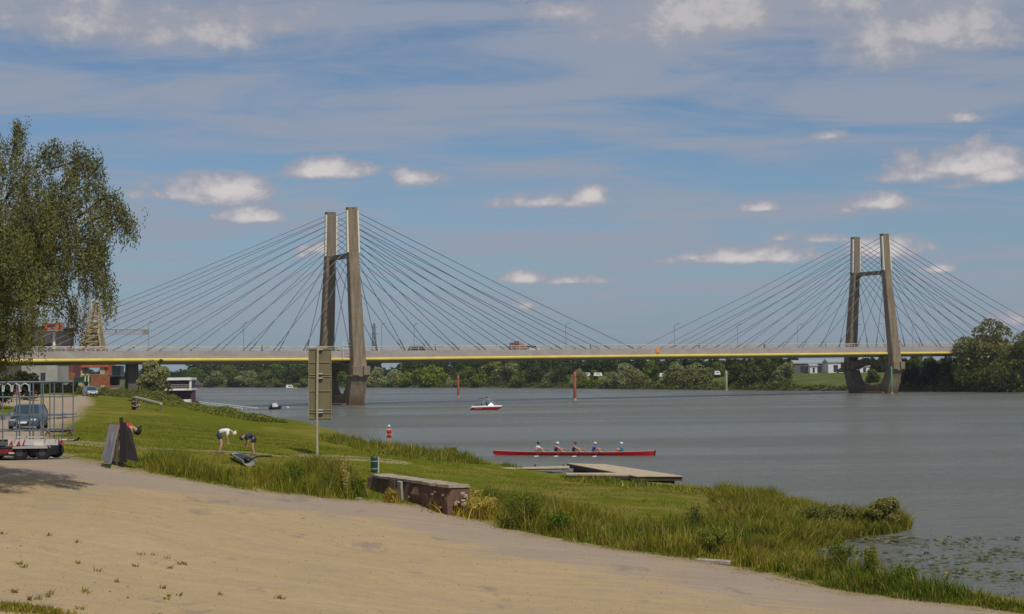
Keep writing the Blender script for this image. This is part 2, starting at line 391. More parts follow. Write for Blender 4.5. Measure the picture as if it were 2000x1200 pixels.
# two wheel ruts of the track
trk = np.abs(trk - .75)
ii = (np.arange(ny - 1)[:, None] * nx + np.arange(nx - 1)[None, :]).ravel()
quads = np.c_[ii, ii + 1, ii + nx + 1, ii + nx]
cent_sd = srd[quads].mean(1); cent_l = sdl[quads].max(1)
def sub_ground(name, mask, M=GM):
    q = quads[mask]; used = np.unique(q); mp = np.full(len(P), -1); mp[used] = np.arange(len(used))
    return np_mesh(name, np.c_[P[used], Hh[used]], mp[q], M, attrs={'sand': ('FLOAT', srd[used]), 'trk': ('FLOAT', trk[used]), 'shr': ('FLOAT', sdl[used])}, smooth=True)
keep = cent_l > -14
tag(sub_ground('road', keep & (cent_sd > 0)), kind='structure')
tag(sub_ground('ground', keep & (cent_sd <= 0)), kind='structure')

# ------------------------------------------------------------------ water
def water_mat():
    M = bpy.data.materials.new('river_water'); M.use_nodes = True; t = NT(M.node_tree)
    b = t.n['Principled BSDF']; b.inputs['Roughness'].default_value = .28; b.inputs['IOR'].default_value = 1.33
    P = t.new('ShaderNodeTexCoord').outputs['Object']
    big = t.noise(P, .012, 4, .6, .5); 
    c = t.mix(t.ramp(big, .35, .65), (.138, .142, .108), (.172, .172, .128)); t.l.new(c, b.inputs['Base Color'])
    a = t.noise(t.vec('MULTIPLY', P, (1, 1.6, 1)), 1.1, 5, .65, .3); s = t.noise(t.vec('MULTIPLY', P, (1, 1.5, 1)), .22, 3, .5)
    lane = t.noise(t.vec('MULTIPLY', P, (.28, 1.5, 1)), .022, 5, .65, .3)
    gust = t.ramp(lane, .36, .62, .45, 1.35); t.l.new(t.ramp(lane, .36, .62, .16, .36), b.inputs['Roughness'])
    h = t.math('MULTIPLY', t.math('ADD', a, t.math('MULTIPLY', s, 1.2)), gust)
    bn = t.new('ShaderNodeBump', inp={'Strength': .9, 'Distance': .7}); t.l.new(h, bn.inputs['Height']); t.l.new(bn.outputs[0], b.inputs['Normal'])
    return M
wv = [(-2400, -200, 0), (3000, -200, 0), (3000, 3200, 0), (-2400, 3200, 0)]
MB().add(wv, [(0, 1, 2, 3)]).build('water', water_mat()); tag(bpy.data.objects['water'], kind='structure')

# ------------------------------------------------------------------ far bank
FS = [(700, -200), (300, 110), (160, 333), (119, 398), (100, 428), (77, 464), (40, 530), (0, 609), (-70, 695), (-157, 785), (-400, 1040), (-1300, 1700), (-2000, 2300)]
def bank_mat():
    M = bpy.data.materials.new('far_bank'); M.use_nodes = True; t = NT(M.node_tree)
    b = t.n['Principled BSDF']; b.inputs['Roughness'].default_value = 1; b.inputs['Specular IOR Level'].default_value = .1
    P = t.new('ShaderNodeTexCoord').outputs['Object']; n = t.noise(P, .12, 6, .65); n2 = t.noise(P, .9, 4, .6)
    c = t.mix(t.ramp(n, .35, .65), (.085, .12, .022), (.16, .16, .045)); c = t.mix(t.ramp(n2, .4, .7, 0, .5), c, (.05, .07, .02))
    z = t.new('ShaderNodeSeparateXYZ'); t.l.new(P, z.inputs[0])
    c = t.mix(t.ramp(t.math('ADD', z.outputs[2], t.math('MULTIPLY', n2, .8)), .6, 1.6, 1, 0), c, (.10, .075, .045)); t.l.new(c, b.inputs['Base Color']); return M
offs = [(-6, -2), (0, 0), (3, 1.1), (10, 2.3), (25, 4.0), (45, 5.0), (120, 5.0), (400, 5.5), (900, 6), (1500, 6)]
A = np.array(FS, float); tang = np.gradient(A, axis=0); tang /= np.linalg.norm(tang, axis=1)[:, None]; nrm = np.c_[-tang[:, 1], tang[:, 0]]
nrm = np.where((nrm @ np.array([.84, .54]))[:, None] > 0, nrm, -nrm)
def fine(A, k=10):
    o = []
    for a, b in zip(A[:-1], A[1:]): o += [a + (b - a) * j / k for j in range(k)]
    return np.array(o + [A[-1]])
Af, Nf = fine(A), fine(nrm); V = []
for j, (o_, z_) in enumerate(offs):
    wob = (rng.random(len(Af)) - .5) * (1.6 if 0 < j < 5 else 0)
    V.append(np.c_[Af + Nf * (o_ + wob)[:, None] if np.ndim(wob) else Af, np.full(len(Af), z_)])
V = np.concatenate(V); k = len(Af); ii = (np.arange(len(offs) - 1)[:, None] * k + np.arange(k - 1)[None, :]).ravel()
tag(np_mesh('far_bank', V, np.c_[ii, ii + 1, ii + k + 1, ii + k], bank_mat(), smooth=True), kind='structure')
def bank_at(px, off=0.):
    u = ray(px, 760); best = None
    for a, b in zip(Af[:-1], Af[1:]):
        # intersect line X = u.x*Y with the segment
        da = a[0] - u.x * a[1]; db = b[0] - u.x * b[1]
        if da * db <= 0 and a[1] > 0:
            t = da / (da - db + 1e-12); p = a + (b - a) * t
            if best is None or p[1] < best[1]: best = p
    Y = best[1]
    Y2 = Y + off * 1.25
    z = np.interp(off, [o for o, _ in offs], [q for _, q in offs])
    return Vector((u.x * Y2, Y2, z))

# ------------------------------------------------------------------ bridge (local x = along the deck, local y = away from the camera)
conc = mat('pylon_concrete', (.235, .195, .155), .9, var=.3, vscale=.35, bump=.3, bscale=4, spec=.1)
def streak_mat(name, c1, c2, zs=.15, xs=1.6):
    M = bpy.data.materials.new(name); M.use_nodes = True; t = NT(M.node_tree); b = t.n['Principled BSDF']
    b.inputs['Roughness'].default_value = .9; b.inputs['Specular IOR Level'].default_value = .15
    P_ = t.new('ShaderNodeTexCoord').outputs['Object']; n = t.noise(t.vec('MULTIPLY', P_, (xs, xs, zs)), 1.0, 6, .65); n2 = t.noise(P_, 1.7, 5, .6)
    c = t.mix(t.ramp(t.math('ADD', t.math('MULTIPLY', n, .7), t.math('MULTIPLY', n2, .3)), .36, .64), c1, c2)
    z = t.new('ShaderNodeSeparateXYZ'); t.l.new(P_, z.inputs[0])
    c = t.mix(t.ramp(t.math('ADD', z.outputs[2], t.math('MULTIPLY', n2, 2.0)), 1.2, 4.2, .8, 0), c, (.13, .075, .05))
    t.l.new(c, b.inputs['Base Color']); return M
conc = streak_mat('pylon_concrete2', (.30, .23, .155), (.18, .14, .10))
deckc = streak_mat('deck_concrete', (.44, .39, .37), (.35, .31, .29), .6, .3)
yel = mat('yellow_edge', (.80, .62, .13), .5, var=.15, vscale=.3)
darkm = mat('dark_steel', (.05, .05, .055), .6)
cabm = mat('cable_sheath', (.11, .13, .17), .5)
railm = mat('deck_railing', (.64, .57, .46), .6, var=.2, vscale=.6)
ANG = math.atan2(.511, .86)
P1 = Vector((-33.9 - 2.0, 323, 0))
br = thing('cable_stayed_bridge', 'long cable-stayed road bridge with yellow deck edge and two concrete H pylons across the river', 'bridge', P1, ANG)
def zb(t): return float(np.interp(t, [-330, -130, -52, 0, 70, 152, 181, 260, 500], [6.5, 8.85, 9.1, 9.0, 9.35, 9.7, 9.8, 9.8, 8.5]))
ts = list(np.linspace(-330, 420, 126)); HWD = 6.9
def loft(prof_fn, name, M, parent, ts=ts, smooth=False):
    mb = MB(); n = len(prof_fn(0)); vs = []; fs = []
    for t in ts:
        for (y, z) in prof_fn(t): vs.append((t, y, z + zb(t)))
    for i in range(len(ts) - 1):
        for k in range(n):
            k2 = (k + 1) % n; fs.append((i * n + k, i * n + k2, (i + 1) * n + k2, (i + 1) * n + k))
    fs += [tuple(range(n))[::-1], tuple((len(ts) - 1) * n + k for k in range(n))]
    mb.add(vs, fs); return mb.build(name, M, parent, smooth)
deck = loft(lambda t: [(-HWD, .86), (-HWD, 1.05), (-HWD + .003, 2.2), (-HWD + .35, 2.2), (-HWD + .36, 1.55), (HWD - .36, 1.55), (HWD - .35, 2.2), (HWD, 2.2), (HWD, .86), (5, .3), (3.2, -.35), (-3.2, -.35), (-5, .3)], 'deck', deckc, br)
road_s = loft(lambda t: [(-5.2, 1.556), (5.2, 1.556), (5.2, 1.60), (-5.2, 1.60)], 'road_surface', mat('asphalt', (.06, .06, .06), .95, var=.2, vscale=1), deck)
for sgn in (-1, 1):
    loft(lambda t: [(sgn * (HWD - .10 + .36 * math.sin(a)), .48 - .36 * math.cos(a)) for a in np.linspace(0, 2 * math.pi, 12, endpoint=False)], 'deck_edge', yel, br, smooth=True)
    mb = MB()
    for i, t in enumerate(np.arange(-200, 330, 1.9)):
        if i % 1 == 0: mb.box((t, sgn * (HWD - .17), zb(t) + 2.2 + .42), (.09, .09, .84))
    tt = np.arange(-200, 331, 5)
    mb.tube([(t, sgn * (HWD - .17), zb(t) + 3.05) for t in tt], .085, 5)
    mb.tube([(t, sgn * (HWD - .17), zb(t) + 2.62) for t in tt], .045, 4)
    mb.build('guard_rail', railm, br)

def leg_c(z): return float(np.interp(z, [0, 7, 10, 30.5, 42], [8.3, 8.15, 7.95, 5.75, 5.3]))
def pylon(t0):
    py = bpy.data.objects.new('pylon', None); link(py, br); py.location = (t0, 0, 0)
    for sg in (-1, 1):
        mb = MB(); vs = []; fs = []; zs = [6.2, 8, 12, 18, 24, 30.5, 36, 40.7]; n = 8
        for z in zs:
            ax = float(np.interp(z, [6, 10, 30, 42], [1.6, 1.42, 1.12, 1.02])); tr = float(np.interp(z, [6, 10, 30, 42], [1.15, 1.05, .85, .8])); c = leg_c(z) * sg; ch = .18
            for (x, y) in [(-ax + ch, -tr), (ax - ch, -tr), (ax, -tr + ch), (ax, tr - ch), (ax - ch, tr), (-ax + ch, tr), (-ax, tr - ch), (-ax, -tr + ch)]: vs.append((x, c + y, z))
        for i in range(len(zs) - 1):
            for k in range(n):
                k2 = (k + 1) % n; fs.append((i * n + k, i * n + k2, (i + 1) * n + k2, (i + 1) * n + k))
        fs += [tuple(range(n))[::-1], tuple((len(zs) - 1) * n + k for k in range(n))]
        mb.add(vs, fs); lg = mb.build('leg', conc, py)
        c = leg_c(41.3) * sg
        MB().box((-.58, c, 40.85), (.85, 1.4, .40)).box((.58, c, 40.85), (.85, 1.4, .40)).build('leg_cap', conc, lg)
        # pale anchor channel down both end faces of the leg head, boxed out proud so its side catches sun
        for e in (-1, 1):
            p = [(e * 1.145, leg_c(z) * sg - .22, z) for z in (33, 41)]; mb = MB()
            mb.hexa([(e * 1.02, leg_c(31.6) * sg - .62, 31.6), (e * 1.42, leg_c(31.6) * sg - .62, 31.6), (e * 1.42, leg_c(31.6) * sg - .12, 31.6), (e * 1.02, leg_c(31.6) * sg - .12, 31.6),
                     (e * .98, c - .60, 40.4), (e * 1.36, c - .60, 40.4), (e * 1.36, c - .10, 40.4), (e * .98, c - .10, 40.4)])
            mb.build('anchor_channel', mat('anchor_pale', (.82, .76, .62), .6), lg)
        # shoulder blocks under the deck edge
        y0 = leg_c(7) * sg + sg * 1.05
        MB().box((-1.25, y0 - sg * .2, 7.1), (1.5, 1.5, 1.9)).box((1.25, y0 - sg * .2, 7.1), (1.5, 1.5, 1.9)).box((0, y0 - sg * .35, 6.05), (4.4, 1.3, .35)).build('bearing_block', conc, lg, bevel=.06)
    cb = MB(); yi = leg_c(31) - .7
    cb.prism([(-yi, 31.9), (-yi, 29.8), (-yi + .5, 30.3), (-yi + 1.1, 30.65), (yi - 1.1, 30.65), (yi - .5, 30.3), (yi, 29.8), (yi, 31.9), (yi - .35, 31.6), (-yi + .35, 31.6)], -.62, .62, 'yz'); cb.build('crossbeam', conc, py)
    # lower pier: U-shaped, its arms carrying the legs
    outer = [(-9.1, 6.0), (-8.4, 4.2), (-6.3, -2.5), (6.3, -2.5), (8.4, 4.2), (9.1, 6.0)]
    inner = [(6.5, 6.0), (6.1, 4.8), (5.4, 3.4), (4.6, 2.5), (3.6, 2.1), (-3.6, 2.1), (-4.6, 2.5), (-5.4, 3.4), (-6.1, 4.8), (-6.5, 6.0)]
    MB().prism(outer + inner, -1.75, 1.75, 'yz').build('pier', conc, py)  #
    MB().prism([(-7.1, 8.35), (7.1, 8.35), (7.1, 6.2), (5.9, 6.2), (4.2, 7.0), (0, 7.35), (-4.2, 7.0), (-5.9, 6.2), (-7.1, 6.2)], -1.3, 1.3, 'yz').build('cap_beam', conc, py)
    MB().box((0, 0, -.6), (5.4, 12.2, 2.0)).build('footing', conc, py, bevel=.15)
    for sg in (-1, 1):
        for dr in (-1, 1):
            for k in range(11):
                dt = 5.2 + 6.62 * k; za = 29.0 + 1.12 * k; td = t0 + dr * dt
                a = Vector((t0 + dr * 1.0, leg_c(za) * sg, za)); b_ = Vector((td, sg * (HWD - .12), zb(td) + 1.7))
                mid = (a + b_) / 2; mid.z -= dt * .006
                mb = MB().tube([a, mid, b_], .068, 6); d = (a - b_).normalized()
                mb.tube([b_, b_ + d * 3.2], .13, 6)
                mb.build('stay_cable', cabm, br)
pylon(0); pylon(150.6)
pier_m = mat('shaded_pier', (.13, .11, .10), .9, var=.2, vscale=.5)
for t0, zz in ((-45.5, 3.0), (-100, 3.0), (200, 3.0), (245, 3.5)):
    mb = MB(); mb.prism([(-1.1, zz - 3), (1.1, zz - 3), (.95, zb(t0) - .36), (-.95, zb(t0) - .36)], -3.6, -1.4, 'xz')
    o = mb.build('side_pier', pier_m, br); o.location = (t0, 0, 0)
def BW(t, y, z): # bridge local to world
    return Vector((P1.x + t * math.cos(ANG) - y * math.sin(ANG), P1.y + t * math.sin(ANG) + y * math.cos(ANG), z))
def t_of(px, y=0.):
    best = min(np.arange(-200, 330, .1), key=lambda t: abs((lambda p: 1000 + p.x / p.y * F)(BW(t, y, 0)) - px)); return float(best)

# street lamps along the bridge
lm = mat('lamp_metal', (.30, .33, .36), .5, .3)
lamp = None
for px, side, lab in [(290, 1, 'street lamp on the bridge nearest the port crane, left of the riverside tree'), (475, 1, 'street lamp on the bridge midway between the port crane and the near pylon'),
                      (745, 1, 'street lamp on the bridge just right of the near pylon'), (808, 1, 'street lamp on the bridge beside the dark car'), (1104, 1, 'street lamp on the bridge right of the white van'),
                      (1317, 1, 'street lamp on the bridge right of the orange road sign'), (1440, 1, 'street lamp on the bridge left of the tree top that shows over the deck'), (1557, 1, 'street lamp on the bridge between the tree top and the far pylon'),
                      (1672, 1, 'thin street lamp between the far pylon legs, beside its left leg'), (1726, -1, 'thick dark street lamp on the near rail just left of the far pylon right leg'), (1781, 1, 'street lamp on the bridge right of the far pylon')]:
    t = t_of(px, side * 6.3)
    if lamp is None:
        lamp = thing('street_lamp', lab, 'street lamp', BW(t, side * 6.3, zb(t) + 1.55), ANG, 'street lamps along the bridge')
        MB().tube([(0, 0, 0), (0, 0, 6.2), (0, -.25, 6.6)], [.07, .045, .04], 6).build('pole', lm, lamp)
        MB().tube([(0, -.2, 6.55), (0, -1.3, 6.75)], .045, 5).build('arm', lm, lamp)
        MB().box((0, -1.45, 6.75), (.25, .7, .14)).build('lamp_head', lm, lamp, bevel=.03); o = lamp
    else:
        o = copy_tree(lamp); o['label'] = lab; o.location = BW(t, side * 6.3, zb(t) + 1.55)
    o.rotation_euler = (0, 0, ANG + (math.pi if side < 0 else 0))
# orange road sign on the rail
t = t_of(1283, -HWD); s = thing('road_sign', 'small orange road works sign on the bridge rail at midspan', 'road sign', BW(t, -HWD - .12, zb(t) + 1.0), ANG)
MB().box((0, 0, .7), (1.0, .05, 1.0)).build('panel', mat('orange_sign', (.85, .30, .04), .6), s, bevel=.02)
MB().tube([(0, .1, -.1), (0, .1, 1.3)], .05, 5).build('post', lm, s)
# maintenance gantry beside the near pylon
t = t_of(668, -HWD); s = thing('access_ladder', 'white access frame hanging over the bridge edge beside the near pylon leg', 'access ladder', BW(t + .8, -HWD - .6, zb(t)), ANG)
mbl = MB()
for x in (-.9, .9): mbl.tube([(x, 0, -2.3 if x > 0 else .5), (x, 0, 4.0)], .06, 5)
for z in np.arange(.5, 4.1, .7): mbl.tube([(-.9, 0, z), (.9, 0, z)], .04, 5)
mbl.tube([(-.9, 0, 4), (-.9, .9, 4)], .05, 5).tube([(.9, 0, 4), (.9, .9, 4)], .05, 5)
mbl.build('frame', mat('white_paint', (.78, .76, .72), .5), s)
# ------------------------------------------------------------------ foliage generators
def rand_dirs(n):
    v = rng.normal(size=(n, 3)); return v / np.linalg.norm(v, axis=1)[:, None]
def cards(C_, size, aspect=.55, down=0., flat=0.):
    """quads at centres C_ (n,3), half-length size (n,)"""
    n = len(C_); a = rand_dirs(n); a[:, 2] = a[:, 2] * (1 - flat) - down; a /= np.linalg.norm(a, axis=1)[:, None]
    b = np.cross(a, rand_dirs(n)); b /= np.linalg.norm(b, axis=1)[:, None] + 1e-9
    a = a * size[:, None]; b = b * (size * aspect)[:, None]
    V = np.stack([C_ - a, C_ + b * .9 - a * .1, C_ + a, C_ - b * .9 - a * .1], 1).reshape(-1, 3)
    return V, np.arange(4 * n).reshape(n, 4)
def crown_mesh(name, rx, rz, nblob, per, leaf, top=.0, lobes=.42, M=FOL):
    """unit-ish crown centred on the origin, radii rx, rz"""
    cs = []; vv = []
    for i in range(nblob):
        d = rand_dirs(1)[0]; r = rng.random() ** .35 * .72; c = d * r * np.array([rx, rx, rz]); br = lobes * (.6 + .6 * rng.random()) * min(rx, rz)
        k = int(per * (br / (lobes * min(rx, rz))) ** 2)
        dd = rand_dirs(k); dd[:, 2] = np.where(rng.random(k) < .35, np.abs(dd[:, 2]), dd[:, 2])
        q = c + dd * (br * (.62 + .42 * rng.random(k) ** .5))[:, None] * np.array([1, 1, .85])
        cs.append(q); vv.append(np.clip(.2 + .35 * rng.random() + .5 * rng.random(k) , 0, 1))
    q = np.concatenate(cs); v = np.concatenate(vv)
    V, Fc = cards(q, leaf * (.6 + .8 * rng.random(len(q))), .7)
    me = np_mesh(name, V, Fc, M, attrs={'v': ('FLOAT', np.repeat(v, 4))}); return me
barkm = mat('bark', (.12, .09, .065), .95, var=.4, vscale=3, bump=.5, bscale=8)
def trunk_mb(h, r, spread, n=5, lean=(0, 0)):
    mb = MB(); top = Vector((lean[0], lean[1], h)); mb.tube([(0, 0, -.6), (0, 0, 0), (lean[0] * .3, lean[1] * .3, h * .45), top], [r * 1.3, r, r * .75, r * .4], 7)
    for i in range(n):
        a = 2 * math.pi * i / n + random.random(); z0 = h * (.4 + .4 * random.random()); p0 = Vector((lean[0] * z0 / h, lean[1] * z0 / h, z0)); s = spread * (.6 + .5 * random.random())
        p2 = p0 + Vector((math.cos(a) * s, math.sin(a) * s, s * (.5 + .5 * random.random()))); mid = (p0 + p2) / 2 + Vector((0, 0, s * .12))
        mb.tube([p0, mid, p2], [r * .45, r * .3, r * .1], 5)
    return mb

# five crown shapes reused for the far bank (mesh data shared, each tree its own objects)
protos = []
for i, (rx, rz, nb, per, leaf) in enumerate([(1, .95, 17, 150, .085), (1, .85, 22, 120, .085), (1, 1.15, 18, 140, .085), (1, .75, 15, 160, .09), (1, 1.5, 20, 120, .08), (1, .95, 30, 100, .07)]):
    o = crown_mesh('crown', rx, rz, nb, per, leaf); tr = trunk_mb(1.0, .06, .8).build('trunk', barkm); protos.append((o.data, tr.data, rx, rz))
    bpy.data.objects.remove(o); bpy.data.objects.remove(tr)
GRP = 'trees along the far river bank'
def far_tree(name, px, hw, top, tint, off, kind, label, base_drop=.55, group=GRP, cat='tree', sx=1.0, loc=None):
    p = loc or bank_at(px, off); Y = p.y; ztop = W(px, top, Y).z; r = hw / F * Y
    me, tm, rx, rz = protos[kind]; Ht = ztop - p.z
    t = thing(name, label, cat, (p.x, p.y, p.z - .3), random.random() * 6.28, group)
    tr = bpy.data.objects.new('trunk', tm); link(tr, t); tr.scale = (Ht * .75, Ht * .75, Ht * .62)
    c = bpy.data.objects.new('crown', me); link(c, t)
    hz_ = Ht * base_drop; c.location = (0, 0, Ht - hz_); c.scale = (r / rx * 1.18 * sx, r / rx * 1.18, hz_ / rz * .98); c.color = (*tint, 1)
    return t
DG, MG, YG, SV, OL, BG, DK = (.042, .060, .014), (.072, .102, .020), (.125, .160, .016), (.165, .180, .100), (.110, .118, .040), (.075, .102, .034), (.024, .032, .012)
def mixc(a, b, t): return tuple(x * (1 - t) + y * t for x, y in zip(a, b))
L = 'on the far bank '
rows = [  # name, px, half width, top y, tint, offset, crown, label
 ('riverside_tree', 385, 22, 716, MG, 14, 1, 'green bushy tree on the far bank just right of the white houseboat'),
 ('riverside_tree', 402, 20, 708, DG, 30, 0, 'darker taller tree behind the bushy one beside the houseboat'),
 ('riverside_willow', 425, 24, 722, mixc(SV, MG, .5), 5, 1, 'grey-green willow low over the water, second from the houseboat'),
 ('riverside_tree', 446, 22, 712, MG, 22, 5, 'mid-green tree behind and right of the grey-green willow near the houseboat'),
 ('riverside_tree', 462, 20, 728, DG, 4, 3, 'dark low round tree between two paler willows, left of the white cabin boat'),
 ('riverside_willow', 488, 24, 720, mixc(SV, MG, .35), 6, 0, 'pale silvery willow halfway between the houseboat and the white cabin boat'),
 ('riverside_tree', 505, 26, 714, DG, 30, 1, 'dark tree rising behind the silvery willow left of the cabin boat'),
 ('riverside_tree', 522, 22, 722, BG, 5, 5, 'blue-green round tree at the water left of the white cabin boat'),
 ('riverside_tree', 540, 24, 706, MG, 28, 0, 'tall mid-green tree behind the waterline, up and left of the cabin boat'),
 ('riverside_bush', 550, 16, 738, OL, 3, 3, 'low olive bush at the water just left of the white cabin boat'),
 ('riverside_tree', 568, 24, 714, DG, 8, 5, 'dark dense tree straight behind the white cabin boat'),
 ('riverside_tree', 592, 24, 700, MG, 20, 2, 'tall green tree just left of the grey sign panel'),
 ('riverside_tree', 598, 16, 734, mixc(OL, SV, .4), 3, 3, 'small pale bush at the water touching the left edge of the sign panel'),
 ('riverside_tree', 668, 22, 716, mixc(MG, YG, .5), 8, 0, 'light green tree seen through the opening of the near pylon pier'),
 ('riverside_tree', 700, 24, 706, DG, 20, 1, 'dark tree right behind the near pylon right leg'),
 ('riverside_willow', 738, 19, 714, SV, 5, 0, 'silvery rounded willow, first right of the near pylon'),
 ('riverside_willow', 770, 20, 719, SV, 5, 5, 'second silvery willow right of the near pylon, lower than the first'),
 ('riverside_tree', 800, 20, 724, YG, 4, 1, 'yellow-green low tree right of the two silvery willows'),
 ('riverside_tree', 822, 20, 716, mixc(YG, MG, .6), 8, 0, 'green tree left of the brightest yellow-green crown'),
 ('riverside_tree', 851, 27, 711, YG, 6, 1, 'brightest yellow-green rounded tree left of the first red pole'),
 ('riverside_tree', 805, 30, 704, DG, 34, 1, 'dark tree behind the yellow-green ones right of the near pylon'),
 ('riverside_tree', 915, 23, 714, MG, 6, 5, 'green tree just right of the first red pole'),
 ('riverside_tree', 905, 22, 700, DG, 30, 0, 'tall dark tree behind the first red pole'),
 ('riverside_tree', 942, 20, 722, mixc(MG, YG, .3), 4, 3, 'low fresh green tree behind the red speedboat'),
 ('riverside_tree', 960, 22, 700, mixc(YG, OL, .5), 26, 2, 'olive yellow tree behind the waterside row above the red speedboat'),
 ('riverside_willow', 990, 26, 703, mixc(OL, SV, .35), 8, 2, 'tall greyish olive willow right of the red speedboat'),
 ('riverside_tree', 1022, 20, 720, MG, 4, 0, 'low green tree halfway between the two red poles'),
 ('riverside_tree', 1048, 22, 708, DG, 10, 1, 'dark green tree right of halfway between the two red poles'),
 ('riverside_willow', 1078, 15, 714, mixc(SV, DG, .4), 5, 4, 'narrow dull silver willow left of the second red pole'),
 ('riverside_tree', 1100, 19, 706, DG, 9, 5, 'dark tree just left of the second red pole'),
 ('leaning_willow', 1134, 14, 712, SV, 6, 4, 'slim silver willow directly behind the second red pole'),
 ('round_tree', 1162, 11, 716, mixc(MG, YG, .3), 22, 3, 'small round green tree between the two white vans on the far bank'),
 ('riverside_willow', 1196, 19, 722, mixc(SV, BG, .3), 5, 0, 'lower silvery willow right of the white vans'),
 ('riverside_willow', 1228, 22, 703, SV, 8, 2, 'tallest silvery willow between the second red pole and the first green pole'),
 ('riverside_bush', 1250, 18, 726, OL, 5, 5, 'olive bush at the foot of the tallest silvery willow, right side'),
 ('columnar_tree', 1281, 10, 703, (.05, .08, .02), 10, 4, 'narrow upright dark green tree below the orange bridge sign'),
 ('riverside_tree', 1270, 18, 700, mixc(YG, MG, .4), 30, 1, 'light green tree behind the narrow upright one below the orange bridge sign'),
 ('riverside_willow', 1322, 27, 704, mixc(OL, SV, .5), 8, 1, 'broad greyish willow right of the narrow upright tree'),
 ('riverside_willow', 1357, 26, 706, mixc(OL, SV, .35), 7, 5, 'broad olive willow left of the first green pole'),
 ('riverside_bush', 1296, 12, 738, YG, 3, 3, 'low bright green bush under the parked caravan'),
 ('riverside_hedge', 1150, 24, 736, mixc(YG, MG, .3), 5, 3, 'bright green low hedge on the far bank under the two white vans'),
 ('riverside_tree', 1386, 14, 712, OL, 12, 2, 'olive tree just left of the gap beside the first green pole'),
 ('riverside_tree', 1404, 16, 702, mixc(MG, OL, .4), 32, 0, 'light green tree further back behind the gap left of the first green pole'),
 ('riverside_tree', 1440, 26, 703, DG, 8, 0, 'dark broad tree behind the first green pole'),
 ('riverside_tree', 1475, 26, 706, mixc(DG, OL, .3), 7, 1, 'dark olive tree right of the first green pole'),
 ('riverside_tree', 1506, 22, 702, DG, 12, 5, 'dark tree left of the pale willow beside the sheds'),
 ('riverside_willow', 1534, 21, 701, mixc(SV, BG, .35), 6, 2, 'pale blue-green willow left of the grassy gap with the sheds'),
 ('riverside_bush', 1512, 15, 730, SV, 3, 3, 'low silver bush at the water beside the pale willow'),
 ('riverside_tree', 1704, 16, 716, mixc(DG, OL, .3), 12, 0, 'dull green tree seen through the opening of the far pylon pier'),
 ('riverside_tree', 1782, 26, 703, DK, 8, 1, 'very dark tree just right of the far pylon below the deck'),
 ('riverside_tree', 1822, 30, 702, DK, 6, 0, 'second very dark tree right of the far pylon below the deck'),
 ('riverside_tree', 1858, 24, 690, DG, 6, 5, 'dark tree where the yellow deck edge ends against the big willow'),
 ('roadside_tree', 1790, 12, 668, mixc(MG, OL, .5), 60, 3, 'small tree top showing above the deck right of the far pylon'),
 ('roadside_tree', 1490, 22, 668, MG, 90, 3, 'tree top showing above the deck left of the far pylon'),
]
for i, (nm, px, hw, top, tint, off, kd, lab) in enumerate(rows):
    far_tree(nm, px, hw, top, tint, off, kd, lab, base_drop=.6)
# big trees at the right end and above the deck left of centre
def big_tree(name, px, hw, top, tint, off, label, base_drop, nb=34, per=230, leaf=.05, Yadd=0):
    p = bank_at(px, off); Y = p.y; r = hw / F * Y; ztop = W(px, top, Y).z; Ht = ztop - p.z
    t = thing(name, label, 'tree', (p.x, p.y, p.z - .4), 0, GRP)
    hz_ = Ht * base_drop
    c = crown_mesh('crown', 1, hz_ / r, nb, per, leaf, lobes=.36); c.parent = t; c.location = (0, 0, Ht - hz_ + .3); c.scale = (r, r, r); c.color = (*tint, 1)
    trunk_mb(Ht * .6, .5, r * .6, 7).build('trunk', barkm, t); return t
big_tree('big_willow', 1925, 58, 612, mixc(OL, SV, .25), 6, 'tall broad willow at the right end of the bridge, its crown above the deck', .55)
big_tree('big_willow', 2012, 44, 612, OL, 3, 'tall willow cut by the right edge of the photo', .55)
big_tree('big_willow', 1900, 40, 690, mixc(DG, OL, .3), 2, 'lower dark willow under the tall broad one at the right end of the bridge', .55, nb=22, per=160)
big_tree('big_willow', 1965, 44, 672, mixc(OL, DG, .5), 0, 'low willow between the two tall ones at the right end, hanging over the water', .55, nb=24, per=160)
def rear_tree(px, hw, top, Y, tint, kd, lab, group='trees behind the bridge near the first pylon'):
    p = W(px, 730, Y); far_tree('rear_tree', px, hw, top, tint, 0, kd, lab, group=group, loc=Vector((p.x, Y, 5.0)))
rear_tree(600, 26, 676, 760, DK, 3, 'dark flat tree top above the deck left of the sign panel')
rear_tree(632, 26, 673, 770, DK, 1, 'dark tree top above the deck behind the sign panel')
rear_tree(664, 20, 668, 760, DG, 3, 'dark tree top above the deck between the near pylon legs')
rear_tree(722, 22, 671, 800, DK, 3, 'dark low tree top above the deck right of the near pylon')
# distant wood that closes the view behind the individual trees
def wood_mass():
    q = []; v = []
    for px in range(-40, 2060, 7):
        if 1556 < px < 1660 or 715 < px < 790: lo = 716
        else: lo = 700
        if 872 < px < 890: lo = 712
        if px < 370: lo = 722
        p = bank_at(min(max(px, 365), 1990), 75 + 18 * math.sin(px * .13)) if px >= 365 else W(px, 730, 900)
        zt = W(px, lo + 4 * math.sin(px * .21) + random.random() * 5, p.y).z
        r = 9 / F * p.y
        for k_ in range(3):
            zc_ = 5 + (zt - 5 - r) * (k_ + .5) / 3 if k_ < 2 else zt - r
            d = rand_dirs(70); q.append(np.array([p.x, p.y, zc_]) + d * r * (.6 + .5 * rng.random(70))[:, None]); v.append(rng.random(70) * .8 + .2 * random.random())
    q = np.concatenate(q); v = np.concatenate(v); V, Fc = cards(q, .75 * (.6 + .8 * rng.random(len(q))), .8)
    o = np_mesh('distant_wood', V, Fc, FOL, attrs={'v': ('FLOAT', np.repeat(v, 4))}); o.color = (*mixc(DG, DK, .35), 1); tag(o, kind='stuff')
wood_mass()
